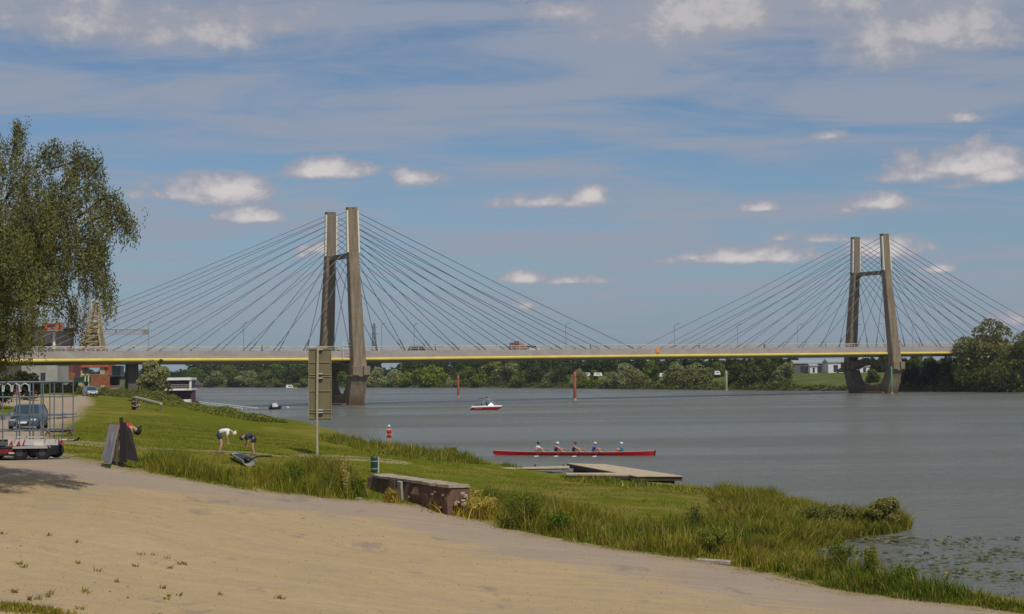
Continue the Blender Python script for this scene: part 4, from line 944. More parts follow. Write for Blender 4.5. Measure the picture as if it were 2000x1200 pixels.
def person(label, loc, rz, pose='stand', shirt=(.5, .5, .5), shorts=(.1, .1, .1), cap=None, hair=(.05, .03, .02), scale=1., sleeves=True, long_legs=False, group=None, upper=True):
    P = {k: Vector(v) for k, v in POSES[pose].items()}; t = thing('person', label, 'person', loc, rz, group)
    def m_(v, s): return Vector((v.x, v.y * s, v.z))
    pts = [(P['pel'], (.15, .11)), (P['pel'].lerp(P['che'], .5), (.14, .10)), (P['che'], (.165, .11)), (P['nec'], .055), (P['nec'].lerp(P['hea'], .45), .055), (P['hea'], .095), (P['hea'] + (P['hea'] - P['nec']).normalized() * .09, .075)]
    ed = [(0, 1), (1, 2), (2, 3), (3, 4), (4, 5), (5, 6)]
    hd = (P['hea'] - P['nec']).normalized(); f_ = Vector((1, 0, 0)) if pose != 'bend' else Vector((.2, 0, -1)).normalized()
    n = len(pts); pts += [(P['hea'] + f_ * .10 + hd * .0, .018)]; ed.append((5, n))                                   # nose
    for s in (-1, 1):
        a = len(pts); pts += [(m_(P['sho'], s), .062), (m_(P['sho'].lerp(P['elb'], .5), s), .050), (m_(P['elb'], s), .042), (m_(P['elb'].lerp(P['wri'], .5), s), .038), (m_(P['wri'], s), .027)]
        ed += [(2, a), (a, a + 1), (a + 1, a + 2), (a + 2, a + 3), (a + 3, a + 4)]
        fd = P['fd'].normalized(); w_ = m_(P['wri'], s); side = Vector((0, s, 0)); palm = w_ + fd * .07; b = len(pts); pts.append((palm, (.034, .018))); ed.append((a + 4, b))
        for j in range(4):                                                                                               # four fingers, slightly curled
            o_ = (side if pose != 'row' else Vector((0, s, 0))) * 0 + Vector((0, 0, 0)); lat = fd.cross(side).normalized() * (.012 + .016 * (j - 2)) 
            L_ = (.070, .080, .074, .058)[j]; q = len(pts)
            pts += [(palm + fd * .03 + lat, .009), (palm + fd * (.03 + L_ * .5) + lat, .0085), (palm + fd * (.03 + L_ * .85) + lat - side * .02, .007)]; ed += [(b, q), (q, q + 1), (q + 1, q + 2)]
        q = len(pts); th = fd.cross(side).normalized(); pts += [(w_ + fd * .035 - th * .035, .010), (w_ + fd * .075 - th * .052, .008)]; ed += [(a + 4, q), (q, q + 1)]
        h = len(pts); toe = m_(P['ank'], s) + Vector((.15, .02 * s, -.035)) if pose in ('stand', 'bend') else m_(P['ank'], s) + Vector((.06, 0, .14))
        pts += [(m_(P['hip'], s), .095), (m_(P['hip'].lerp(P['kne'], .5), s), .08), (m_(P['kne'], s), .062), (m_(P['kne'].lerp(P['ank'], .35), s), .066), (m_(P['ank'], s), .038), (toe, .032)]
        ed += [(0, h), (h, h + 1), (h + 1, h + 2), (h + 2, h + 3), (h + 3, h + 4), (h + 4, h + 5)]
    body = skin('body', pts, ed, skinm, t)
    g = .016
    sp_ = [(P['pel'].lerp(P['che'], .12), (.165 + g, .12 + g)), (P['pel'].lerp(P['che'], .55), (.18 + g, .14 + g)), (P['che'], (.20 + g, .15 + g)), (P['nec'].lerp(P['che'], .25), .09)]; e_ = [(0, 1), (1, 2), (2, 3)]
    for s in (-1, 1):
        a = len(sp_); sp_ += [(m_(P['sho'], s), .09)]; e_.append((2, a))
        if sleeves: sp_ += [(m_(P['sho'].lerp(P['elb'], .85), s), .078)]; e_.append((a, a + 1))
    skin('shirt', sp_, e_, cloth(shirt), t)
    sp_ = [(P['pel'], (.19 + g, .155 + g)), (P['pel'].lerp(P['che'], .2), (.15 + g, .11 + g))]; e_ = [(0, 1)]
    for s in (-1, 1):
        a = len(sp_); k_ = 1.0 if long_legs else .62; sp_ += [(m_(P['hip'], s), .125), (m_(P['hip'].lerp(P['kne'], k_), s), .11 if not long_legs else .07)]; e_ += [(0, a), (a, a + 1)]
        if long_legs: sp_ += [(m_(P['kne'].lerp(P['ank'], .9), s), .055)]; e_.append((a + 1, a + 2))
    skin('trousers' if long_legs else 'shorts', sp_, e_, cloth(shorts), t)
    hc = P['hea'] + hd * .045
    rot = hd.to_track_quat('Z', 'X').to_matrix()
    mb = MB().lathe([(.112, -.05), (.122, 0), (.112, .05), (.075, .095), (.01, .112)], (0, 0, 0), 12)
    if cap:
        mb.box((.13, 0, .005), (.12, .13, .018))
    mb.v = [tuple(rot @ Vector(v) + hc - (Vector((0, 0, 0)) if cap else f_ * .02)) for v in mb.v]
    mb.build('cap' if cap else 'hair', cloth(cap if cap else hair), t, smooth=False)
    for s in (-1, 1):
        if pose in ('stand', 'bend'): MB().box(tuple(m_(P['ank'], s) + Vector((.06, 0, -.035))), (.27, .10, .09)).build('shoe', cloth((.12, .12, .13)), t, bevel=.02)
    t.scale = (scale,) * 3; return t
WH = (.86, .86, .86)
p = G(432, 886); pw = person('person in white shirt, pale yellow cap and navy shorts bending right over a hull', p, R(8), 'bend', WH, (.03, .04, .12), cap=(.85, .82, .55), scale=.98)
p = G(493, 889); person('person in dark navy top and shorts bending over the hull facing left', p, R(200), 'bend', (.03, .035, .09), (.02, .022, .06), cap=(.03, .03, .04), scale=.84, sleeves=True)
p = W(229, 900, 58.3); p.z = hz(p.x, p.y); person('person in red shirt and black cap leaning behind the dark upright boards', p, R(35), 'bend', (.60, .03, .04), (.05, .03, .04), cap=(.02, .02, .02), scale=1.3, sleeves=False)
p = Z(760, 882, .25); p = W(760, 884, 129); p.z = max(hz(p.x, p.y), .1); person('person in red vest and white cap standing at the water edge', Vector((p.x, p.y, p.z)), R(-80), 'stand', (.45, .02, .03), (.30, .02, .03), cap=WH, scale=.98, sleeves=False)
p = G(260, 801); person('person in dark clothes sitting on the mown grass near the white barrier', p, R(-20), 'sit', (.02, .02, .025), (.03, .03, .035), hair=(.02, .02, .02), scale=1.25, long_legs=True)
for px, side, lab, sh in [(511, -1, 'dark pedestrian on the bridge between the port crane and the near pylon', (.05, .04, .05)), (849, -1, 'pedestrian with a pale bag side on the bridge right of the dark car', (.10, .09, .10)),
                          (1153, -1, 'dark pedestrian on the bridge left of the orange road sign', (.04, .05, .05)), (1364, -1, 'dark pedestrian on the bridge right of the orange road sign', (.05, .06, .07)), (1004, -1, 'pedestrian on the bridge at the rear of the orange lorry', (.08, .08, .12)),
                          (1492, -1, 'dark pedestrian on the bridge below the tree top left of the far pylon', (.04, .05, .05)), (1612, -1, 'dark pedestrian on the bridge nearest the far pylon, left of it', (.04, .04, .06))]:
    t_ = t_of(px, side * 5.9); person(lab, BW(t_, side * 5.9, zb(t_) + 1.6), ANG, 'stand', sh, (.04, .04, .05), hair=(.04, .03, .02), long_legs=True, scale=1.02, group='pedestrians on the bridge')

# ------------------------------------------------------------------ rowing boat
redh = mat('red_hull', (.50, .012, .022), .35, var=.2, vscale=.7, spec=.5); whitem = mat('white_gloss', (.82, .82, .80), .4); blackm = mat('black_plastic', (.02, .02, .022), .5)
a0 = Z(963, 889, 0); a1 = Z(1279, 890, 0); d = a1 - a0; Lb = d.length; rb = thing('rowing_boat', 'long red rowing boat with five crew, passing left of the wooden landing stage', 'rowing boat', a0.lerp(a1, .5), math.atan2(d.y, d.x))
xs_ = np.linspace(-Lb / 2, Lb / 2, 25); vs = []; fs = []
for x in xs_:
    s = abs(x) / (Lb / 2); wd = .34 * max(0, 1 - s ** 2.6) ** .8 + .012; sheer = .27 + .10 * s ** 3; bow = -.08 if s < .93 else (-.08 + (s - .93) * (2.5 if x < 0 else .8))
    vs += [(x, -wd, sheer), (x, -wd * .95, sheer - .12), (x, -wd * .5, bow), (x, wd * .5, bow), (x, wd * .95, sheer - .12), (x, wd, sheer), (x, wd * .75, sheer - .05 if s < .62 else sheer + .02), (x, -wd * .75, sheer - .05 if s < .62 else sheer + .02)]
for i in range(24):
    for k in range(8): k2 = (k + 1) % 8; fs.append((i * 8 + k, i * 8 + k2, (i + 1) * 8 + k2, (i + 1) * 8 + k))
fs += [tuple(range(8)), tuple(192 + k for k in range(8))]
MB().add(vs, fs).build('hull', redh, rb)
MB().tube([(x, -.34 * max(0, 1 - (abs(x) / (Lb / 2)) ** 2.6) ** .8 - .015, .275 + .10 * (abs(x) / (Lb / 2)) ** 3) for x in xs_], .018, 4).build('gunwale', mat('pale_trim', (.75, .45, .38), .5), rb)
MB().prism([(Lb / 2 - .10, -.05), (Lb / 2 + .03, -.05), (Lb / 2 + .08, .42), (Lb / 2 - .02, .42)], -.02, .02).build('rudder', blackm, rb)
crew = [(1048, (.80, .80, .80), (.08, .03, .04), None, 'rower in white shirt with dark hair nearest the bow of the red boat', 'row'), (1086, (.06, .02, .04), (.05, .02, .03), (.80, .82, .85), 'rower in dark vest with white cap, second from the bow', 'row'),
        (1121, (.05, .02, .03), (.04, .02, .03), (.09, .06, .06), 'rower in black vest with bare arms stretched forward, third from the bow', 'row'), (1160, (.06, .12, .50), (.10, .10, .14), (.85, .70, .52), 'rower in royal blue shirt with cream cap, fourth from the bow', 'row'),
        (1218, (.03, .30, .50), (.05, .06, .10), (.88, .88, .88), 'cox in turquoise shirt and white cap facing the rowers at the stern', 'sit')]
oar = None
for i, (px, sh, so, cp2, lab, pz) in enumerate(crew):
    q = Z(px, 889, 0); s = ((q - a0).length) - Lb / 2; loc = rb.location + Vector((math.cos(rb.rotation_euler.z), math.sin(rb.rotation_euler.z), 0)) * s
    person(lab, (loc.x, loc.y, .13), rb.rotation_euler.z + (math.pi if pz == 'sit' else 0), pz, sh, so, cap=cp2, sleeves=(i in (0, 3, 4)), hair=(.04, .03, .03), scale=.98, group='crew of the red rowing boat')
    MB().box((s + .02, 0, .17), (.3, .3, .05)).build('seat', blackm, rb)
    if pz == 'row':
        for sg in (-1, 1):
            MB().tube([(s + .45, sg * .28, .28), (s + .55, sg * .8, .36), (s + .75, sg * .30, .28)], .012, 4).build('rigger', mat('alu', (.6, .6, .62), .4, .6), rb)
        for sg in (-1, 1):
            lab2 = ('near-side' if sg < 0 else 'far-side') + ' oar with white blade held by ' + ['the rower in white', 'the rower in the dark vest and white cap', 'the bare-armed rower in black', 'the rower in royal blue'][i]
            rz = rb.rotation_euler.z; loc2 = loc + Matrix.Rotation(rz, 3, 'Z') @ Vector((.55, sg * .8, .36)); loc2.z = .37
            o = thing('oar', lab2, 'oar', loc2, rz + (0 if sg > 0 else 0), 'oars of the red rowing boat')
            MB().tube([(.05, -sg * .66, .03), (.13, sg * 1.75, -.26)], .02, 5).build('shaft', mat('oar_shaft', (.05, .05, .06), .4), o)
            MB().prism([(.02, 1.72 * sg), (.26, 1.75 * sg), (.29, 2.2 * sg), (.0, 2.2 * sg)], -.335, -.27, 'xy').build('blade', whitem, o)

# ------------------------------------------------------------------ speedboat
q = Z(951, 801, 0); sb = thing('speedboat', 'red and white speedboat with a wakeboard tower, on the open river', 'motorboat', (q.x, q.y, 0), R(-14))
vs = []; fs = []; SX = [-2.5, -1.2, .2, 1.2, 1.9, 2.4, 2.7]; SW = [.98, 1.05, 1.05, .95, .68, .32, .04]
for x, w_ in zip(SX, SW):
    kz = -.15 if x < 1.5 else -.15 + (x - 1.5) * .45; vs += [(x, -w_, .52 + .02 * x), (x, -w_ * .86, kz + .12), (x, 0, kz), (x, w_ * .86, kz + .12), (x, w_, .52 + .02 * x)]
for i in range(6):
    for k in range(4): fs.append((i * 5 + k, i * 5 + k + 1, (i + 1) * 5 + k + 1, (i + 1) * 5 + k))
fs += [(0, 1, 2, 3, 4), (34, 33, 32, 31, 30)]; MB().add(vs, fs).build('hull', mat('dark_red_gloss', (.34, .008, .025), .25, spec=.6), sb)
vs = []; fs = []
for x, w_ in zip(SX, SW): z = .52 + .02 * x; vs += [(x, -w_ - .02, z), (x, -w_ * .94, z + .24), (x, w_ * .94, z + .24), (x, w_ + .02, z)]
for i in range(6):
    for k in range(4): k2 = (k + 1) % 4; fs.append((i * 4 + k, i * 4 + k2, (i + 1) * 4 + k2, (i + 1) * 4 + k))
fs += [(0, 1, 2, 3), (27, 26, 25, 24)]; MB().add(vs, fs).build('topsides', whitem, sb)
MB().box((-2.75, 0, .28), (.6, 1.3, .10)).box((-2.9, 0, .1), (.3, .3, .6)).build('swim_platform', mat('tan_deck', (.55, .42, .30), .7), sb, bevel=.02)
MB().hexa([(.45, -.85, .78), (1.35, -.45, .78), (1.35, .45, .78), (.45, .85, .78), (.1, -.78, 1.32), (.85, -.40, 1.25), (.85, .40, 1.25), (.1, .78, 1.32)]).build('windscreen', mat('dark_glass', (.04, .07, .07), .1, spec=.8), sb)
tb = MB()
for s in (-1, 1):
    tb.tube([(1.5, s * .6, .78), (.55, s * .78, 1.75), (-.05, s * .72, 2.12)], .045, 5).tube([(-.55, s * .95, .78), (-.35, s * .8, 1.6), (-.05, s * .72, 2.12)], .045, 5).tube([(-.4, s * .85, 1.5), (.5, s * .78, 1.75)], .03, 5)
tb.tube([(-.05, -.72, 2.12), (-.05, .72, 2.12)], .05, 5); tb.build('tower', mat('tower_alu', (.62, .64, .66), .35, .5), sb)
MB().box((-.75, -.6, 1.98), (.95, .22, .10)).box((.05, -.45, 2.18), (.45, .3, .16)).build('board_rack', blackm, sb, bevel=.03)
MB().box((-1.6, 0, .80), (1.0, 1.3, .16)).box((-.7, -.5, .92), (.35, .4, .4)).build('engine_cover', mat('dark_upholstery', (.05, .03, .04), .7), sb, bevel=.04)
# maker's mark along the hull side, unreadable at this size: short pale strokes
mk = MB()
for j, w_ in enumerate([.14, .05, .12, .12, .05, .14]): mk.box((-1.75 + .19 * j, -.985 - .012 * (j > 2), .30), (w_, .02, .10))
mk.build('hull_lettering', mat('pale_lettering', (.60, .35, .38), .5), sb)
person('driver in dark clothes sitting in the red and white speedboat', (q.x - .1, q.y - .2, .72), R(-14), 'sit', (.04, .04, .05), (.04, .04, .05), hair=(.02, .02, .02))

# ------------------------------------------------------------------ other craft
def cabin_boat(label, px, py, L_, rz, hullc, cab):
    q = Z(px, py, 0); b = thing('cabin_boat', label, 'boat', (q.x, q.y, 0), rz); w_ = L_ * .17
    vs = []; fs = []
    for x, k in [(-.5, .9), (0, 1), (.3, .85), (.5, .05)]: x *= L_; vs += [(x, -w_ * k, .75), (x, -w_ * k * .7, -.1), (x, w_ * k * .7, -.1), (x, w_ * k, .75)]
    for i in range(3):
        for k in range(4): k2 = (k + 1) % 4; fs.append((i * 4 + k, i * 4 + k2, (i + 1) * 4 + k2, (i + 1) * 4 + k))
    fs += [(0, 1, 2, 3), (15, 14, 13, 12)]; MB().add(vs, fs).build('hull', hullc, b)
    MB().hexa([(-L_ * .38, -w_ * .8, .75), (L_ * .2, -w_ * .8, .75), (L_ * .2, w_ * .8, .75), (-L_ * .38, w_ * .8, .75), (-L_ * .36, -w_ * .7, 1.9), (L_ * .1, -w_ * .7, 1.9), (L_ * .1, w_ * .7, 1.9), (-L_ * .36, w_ * .7, 1.9)]).build('cabin', cab, b)
    MB().box((-.06 * L_, -w_ * .79, 1.35), (L_ * .32, .06, .4)).box((-.06 * L_, w_ * .79, 1.35), (L_ * .32, .06, .4)).build('windows', mat('dark_glass', (.04, .07, .07), .1), b); return b
cabin_boat('small white cabin boat on the far side of the river left of the sign panel', 568, 761, 5.2, R(12), mat('dull_hull', (.35, .33, .32), .5), whitem)
q = Z(538, 800, 0); b = thing('motor_dinghy', 'small dark dinghy with a white front, seen end-on left of the sign panel', 'boat', (q.x, q.y, 0), R(70))
MB().hexa([(-1.5, -.6, -.1), (1.5, -.3, -.1), (1.5, .3, -.1), (-1.5, .6, -.1), (-1.5, -.75, .45), (1.9, -.35, .6), (1.9, .35, .6), (-1.5, .75, .45)]).build('hull', blackm, b, bevel=.08)
MB().hexa([(-.6, -.45, .45), (.4, -.4, .5), (.4, .4, .5), (-.6, .45, .45), (-.5, -.35, 1.15), (.15, -.3, 1.1), (.15, .3, 1.1), (-.5, .35, 1.15)]).build('console', whitem, b, bevel=.04)
MB().box((-1.6, 0, .55), (.35, .35, .65)).build('outboard', blackm, b, bevel=.05)
q = Z(562, 798, 0); b = MB().lathe([(.05, -.2), (.3, -.05), (.34, .12), (.25, .32), (.05, .42)], n=12).build('mooring_buoy', mat('pale_buoy', (.45, .46, .45), .5), smooth=True); b.location = q; tag(b, 'pale grey mooring buoy floating right of the small dinghy', 'buoy')
# landing stage
wood = mat('stage_boards', (.56, .44, .29), .85, var=.2, vscale=2.5, bump=.3, bscale=9); woodd = mat('stage_timber', (.10, .06, .045), .9, var=.3, vscale=2)
zt = .55; c4 = [Z(a, b_, zt) for a, b_ in [(1106, 905), (1184, 907), (1335, 930), (1241, 930)]]; c0 = sum(c4, Vector()) / 4
ls = thing('landing_stage', 'pale wooden landing stage floating in front of the red rowing boat', 'jetty', (c0.x, c0.y, 0))
def slab(pts, z0, z1, name, M, par, org):
    return MB().hexa([(p.x - org.x, p.y - org.y, z0) for p in pts] + [(p.x - org.x, p.y - org.y, z1) for p in pts]).build(name, M, par)
slab(c4, zt - .05, zt, 'deck_boards', wood, ls, c0)
ax_ = (c4[2] - c4[1]).normalized(); pr = (c4[1] - c4[0]).normalized()
def ins(pts, k): c_ = sum(pts, Vector()) / 4; return [c_ + (p - c_) * k for p in pts]
slab(ins(c4, .985), zt - .28, zt - .053, 'side_beam', woodd, ls, c0)
for k_ in (.12, .5, .88):
    cc_ = [c4[0].lerp(c4[3], k_ - .09), c4[1].lerp(c4[2], k_ - .09), c4[1].lerp(c4[2], k_ + .09), c4[0].lerp(c4[3], k_ + .09)]; slab(ins(cc_, .8), -.1, zt - .285, 'float', woodd, ls, c0)
e = c4[2]; MB().box((e.x - c0.x - .05, e.y - c0.y + .1, .38), (.10, .10, .50)).build('end_post', mat('grey_post', (.22, .18, .15), .8), ls)
g0 = [Z(943, 913.5, .62), Z(943, 912.2, .62), Z(1112, 909.5, .56), Z(1112, 912.5, .56)]; o0 = sum(g0, Vector()) / 4
gw = thing('gangway', 'thin pale gangway from the grass to the landing stage, further one', 'gangway', (o0.x, o0.y, 0)); slab(g0, .48, .54, 'deck_boards', wood, gw, o0); slab(ins(g0, .98), .40, .478, 'side_beam', woodd, gw, o0)
for px in (1045, 1100): p = Z(px, 912, .2); MB().box((p.x - o0.x, p.y - o0.y, .1), (.14, .14, .5)).build('pile', woodd, gw)
g0 = [Z(1106, 925.5, .56), Z(1106, 923.3, .56), Z(1228, 923, .56), Z(1240, 927.5, .56)]; o0 = sum(g0, Vector()) / 4
gw = thing('gangway', 'short pale gangway at the near side of the landing stage, close to the grass', 'gangway', (o0.x, o0.y, 0)); slab(g0, .46, .545, 'deck_boards', wood, gw, o0); slab(ins(g0, .97), .30, .458, 'side_beam', woodd, gw, o0)
q = Z(1278, 944, 0); b = MB().lathe([(.3, -.2), (.62, -.02), (.55, .10), (.3, .20), (.05, .24)], n=9).build('dark_rock', mat('dark_rock', (.03, .03, .03), .8), smooth=False); b.location = q; b.scale = (1.05, .6, 1); tag(b, 'low dark rock in the water in front of the landing stage', 'rock')

# channel poles
def pole(px, ytop, ybot, r, col, label, tip=None):
    q = Z(px, ybot, 0); h = W(px, ytop, q.y).z; t = thing('channel_pole', label, 'pole', (q.x, q.y, 0), 0, 'channel marker poles in the river')
    M = mat('pole_%s' % col[0], col[1], .7, var=.35, vscale=1.2); MB().lathe([(r, -1.5), (r, h * .45), (r * .98, h - .25), (r * .7, h)], n=10).build('pole', M, t, smooth=True)
    MB().lathe([(r * 1.06, .0), (r * 1.06, .55)], n=10).build('pale_foot', mat('foot_pale', (.50, .36, .26), .8), t)
    MB().lathe([(r * 1.08, h - 1.1), (r * 1.08, h - .9)], n=10).build('band', mat('band_%s' % col[0], tuple(x * .6 for x in col[1]), .8), t); return t
RD = ('red', (.52, .13, .08)); GN = ('green', (.42, .55, .38)); GN2 = ('fresh_green', (.12, .42, .22))
pole(895, 733, 777, .28, RD, 'shorter red pole standing in the river left of the speedboat')
pole(1123, 727, 783, .34, RD, 'taller red pole standing in the river right of the speedboat')
pole(1419, 725, 763, .34, GN, 'pale green pole standing before the trees on the far side')
pole(1742, 716, 770, .22, GN2, 'thin fresh green pole standing in front of the far pylon pier')

# ------------------------------------------------------------------ walkway and houseboat at the far end of the near bank
galv = mat('galvanised', (.62, .62, .58), .5, .2, var=.15); grey = mat('walkway_grey', (.38, .40, .42), .7)
A0, A1 = Vector((-55, 264)), Vector((-36.8, 215)); dv = A1 - A0; Lw = dv.length; wk = thing('walkway', 'long grey walkway with white railings along the water below the bridge', 'walkway', (A0.x, A0.y, 0), math.atan2(dv.y, dv.x))
MB().box((Lw / 2, 0, .55), (Lw, 2.2, .35)).build('deck', grey, wk)
for s in (-1, 1):
    mb = MB().tube([(0, s * 1.05, 2.0), (Lw, s * 1.05, 1.9)], .085, 5).tube([(0, s * 1.05, 1.35), (Lw, s * 1.05, 1.3)], .04, 4)
    for x in np.arange(0, Lw + .1, 3.4): mb.tube([(x, s * 1.05, .7), (x, s * 1.05, 1.95)], .05, 4)
    mb.build('railing', mat('white_rail', (.78, .78, .72), .5), wk)
for x in np.arange(4, Lw, 9): MB().tube([(x, 0, -1.5), (x, 0, .4)], .2, 6).build('pile', grey, wk)
mb = MB(); n = 20
pr_ = [(Lw - 7 + .38 * math.cos(a), -1.15, 1.25 + .38 * math.sin(a)) for a in np.linspace(0, 2 * math.pi, n)]; lb = MB().tube(pr_, .12, 6).build('lifebuoy', mat('orange_ring', (.80, .22, .05), .6)); lb.location = wk.location; lb.rotation_euler = wk.rotation_euler; lb.scale = (1, 1, 1); tag(lb, 'orange life ring hanging on the walkway railing', 'lifebuoy')
q = Z(507, 821, .1); b = thing('punt', 'pale flat boat lying at the end of the walkway by the grass', 'boat', (q.x, q.y, .1), R(-12))
vs = []; fs = []
for x, k in [(-1.9, .55), (-1, .9), (.5, .9), (1.9, .25), (2.4, .03)]: vs += [(x, -.65 * k, .38 + .03 * x), (x, -.5 * k, 0), (x, .5 * k, 0), (x, .65 * k, .38 + .03 * x)]
for i in range(4):
    for k in range(4): k2 = (k + 1) % 4; fs.append((i * 4 + k, i * 4 + k2, (i + 1) * 4 + k2, (i + 1) * 4 + k))
fs += [(0, 1, 2, 3), (19, 18, 17, 16)]; MB().add(vs, fs).build('hull', mat('cream_hull', (.60, .55, .40), .6), b); MB().box((-.6, 0, .5), (.35, .8, .18)).build('thwart', woodd, b)
hb = W(353, 785, 338); t = thing('houseboat', 'white two-storey houseboat with railed galleries moored under the bridge', 'houseboat', (hb.x - .6, hb.y, 0), R(4))
wp = mat('houseboat_white', (.88, .86, .82), .5); dkw = mat('dark_window', (.06, .05, .08), .2); mag = mat('maroon_panel', (.16, .06, .09), .7)
MB().box((0, 0, .3), (8.2, 9, 1.0)).build('hull', mat('black_hull', (.05, .05, .06), .6), t); MB().box((1.0, -4.6, .75), (5.0, .4, 1.1)).build('bow_fender', wp, t)
MB().box((0, 1, 2.1), (6.6, 6, 2.6)).build('lower_cabin', mag, t); MB().box((0, .8, 4.5), (6.6, 6.0, 1.9)).build('upper_cabin', dkw, t)
MB().box((0, -.2, 3.45), (7.0, 8.6, .40)).build('gallery_floor', wp, t); MB().box((0, -.2, 5.75), (7.0, 8.8, .55)).build('roof', wp, t)
MB().box((3.28, -4.1, 4.6), (.42, .42, 2.1)).box((-3.75, -4.1, 4.6), (.32, .32, 2.0)).box((-1.6, -4.1, 4.6), (.18, .18, 2.0)).box((-1.6, -4.1, 2.2), (.3, .3, 2.4)).box((-3.75, -4.1, 2.2), (.2, .2, 2.4)).build('gallery_post', wp, t)
mb = MB().box((0, -4.15, 4.55), (6.6, .05, .07)).box((0, -4.15, 4.1), (6.6, .05, .05))
for x in np.arange(-3.2, 3.25, .3): mb.box((x, -4.15, 4.05), (.05, .05, 1.0))
mb.build('railing', mat('rail_pinkish', (.50, .42, .44), .6), t)
MB().box((0, -3.5, 2.3), (1.0, .05, 1.6)).build('door', dkw, t)
hb2 = W(358, 760, 440); t = thing('boathouse', 'low building with a grey pitched roof behind the white houseboat', 'building', (hb2.x - 2.5, hb2.y, .4), R(-15))
MB().box((0, 0, 1.6), (13, 7, 3.2)).build('wall', mat('grey_wall', (.32, .30, .30), .9), t); MB().prism([(-4.2, 3.2), (4.2, 3.2), (0, 5.0)], -6.9, 6.9, 'yz').build('roof', mat('grey_roof', (.17, .16, .16), .8), t)

# ------------------------------------------------------------------ sign on the near bank
p = G(620, 893); sg = thing('navigation_sign', 'tall narrow grey-olive sign panel seen from behind on a single pole in the grass', 'sign', p, R(-4)); Yp = p.y
zt_ = W(625, 680, Yp).z - p.z; zb_ = W(620, 820, Yp).z - p.z; cx_ = .15; pan = mat('sign_back', (.215, .175, .10), .6, .0, var=.12, vscale=.8)
wS = 44 / F * Yp; mid_ = (zt_ + zb_) / 2
for z0, z1 in ((zb_, zb_ + (zt_ - zb_) * .13), (zb_ + (zt_ - zb_) * .135, mid_ + .05), (mid_ + .06, zt_)): MB().box((cx_, .10, (z0 + z1) / 2), (wS, .04, z1 - z0)).build('panel', pan, sg)
mb = MB()
for fz in (.02, .1, .135, .40, .60, .63, .80, .985): mb.box((cx_, .06, zb_ + (zt_ - zb_) * fz), (wS - .02, .05, .045))
for s in (-1, 1): mb.box((cx_ + s * (wS / 2), .06, mid_), (.03, .07, zt_ - zb_))
mb.build('stiffener', mat('sign_rib', (.30, .26, .16), .6), sg)
MB().tube([(0, -.05, -.3), (.0, -.05, zt_ * .5), (.06, -.05, zt_ + .05)], .068, 10).build('pole', mat('sign_pole', (.46, .42, .28), .5, .1, var=.15, vscale=1.5), sg)
for fz in (.10, .135, .58, .64, .98): MB().box((.06 + .12, -.02, zb_ + (zt_ - zb_) * fz), (.30, .12, .06)).build('clamp', galv, sg)

# ------------------------------------------------------------------ stone block and bin
pl = Z(722, 926.5, 2.62); pr2 = Z(872, 948, 2.62); dirv = (pr2 - pl); Lk = dirv.length; bk = thing('stone_block', 'long low earth-brown masonry block with a pale slab top in the verge grass', 'masonry block', ((pl.x + pr2.x) / 2, (pl.y + pr2.y) / 2, 0), math.atan2(dirv.y, dirv.x))
n = 22; vs = []; fs = []
for i in range(n + 1):
    x = -Lk / 2 + Lk * i / n; r_ = lambda a: random.uniform(-a, a)
    for (y, z) in [(0, .6), (0.02, 1.5), (-.02, 2.1), (.0, 2.5), (.72, 2.5), (.72, .6)]: vs.append((x, y + r_(.12) + (.12 if 14 < i and z > 2 else 0), z + (r_(.02) if z < 2.4 else 0)))
for i in range(n):
    for k in range(6): k2 = (k + 1) % 6; fs.append((i * 6 + k, i * 6 + k2, (i + 1) * 6 + k2, (i + 1) * 6 + k))
fs += [tuple(range(6)), tuple(n * 6 + k for k in range(6))]
MB().add(vs, fs).build('body', mat('earthy_masonry', (.19, .11, .075), .95, col2=(.11, .065, .05), vscale=2.2, bump=.9, bscale=5), bk)
vs = []; fs = []
for i in range(n + 1):
    x = -Lk / 2 - .05 + (Lk + .1) * i / n; j = random.uniform(-.09, .09)
    for (y, z) in [(-.02 + j, 2.52), (-.03 + j, 2.62 + j * .2), (.80 + j, 2.62), (.79 + j, 2.5)]: vs.append((x, y, z))
for i in range(n):
    for k in range(4): k2 = (k + 1) % 4; fs.append((i * 4 + k, i * 4 + k2, (i + 1) * 4 + k2, (i + 1) * 4 + k))
fs += [(0, 1, 2, 3), (n * 4 + 3, n * 4 + 2, n * 4 + 1, n * 4)]
MB().add(vs, fs).build('cap_slab', mat('pale_slab', (.44, .36, .25), .95, var=.3, vscale=2.5, bump=.5, bscale=7), bk)
for i in range(7):
    MB().box((Lk / 2 + .12 + random.uniform(-.05, .25), random.uniform(.1, .65), 2.2 + random.uniform(-.3, .25)), (random.uniform(.12, .25), random.uniform(.12, .25), random.uniform(.08, .16)), random.random()).build('rubble', mat('pale_slab'), bk, bevel=.03)
for i in range(10):
    MB().box((random.uniform(-.2, Lk / 2 - .2), -.01, random.uniform(1.7, 2.4)), (random.uniform(.05, .11), .10, random.uniform(.05, .10)), random.uniform(-.3, .3)).build('embedded_stone', mat('stone_bits', (.24, .155, .115), .9), bk, bevel=.015)
p = Z(793, 965, 1.7); f = (pr2 - pl).normalized(); q = pl.lerp(pr2, .48); st = MB().box((0, 0, 0), (.34, .10, 1.25)).build('marker_post', mat('pale_post', (.42, .38, .30), .9, var=.2, vscale=4), bevel=.02); nf_ = Vector((f.y, -f.x, 0)); st.location = (q.x + nf_.x * .16, q.y + nf_.y * .16, 1.93); st.rotation_euler = (R(4), R(3), math.atan2(f.y, f.x)); tag(st, 'pale grey post leaning against the front of the masonry block', 'post')
p = G(731, 924); bn = thing('litter_bin', 'dark green round litter bin behind the left end of the masonry block', 'litter bin', (p.x, p.y, p.z)); Yb = p.y; hb_ = 33 / F * Yb; rb_ = 7.2 / F * Yb
gb = mat('bin_green', (.018, .055, .045), .4)
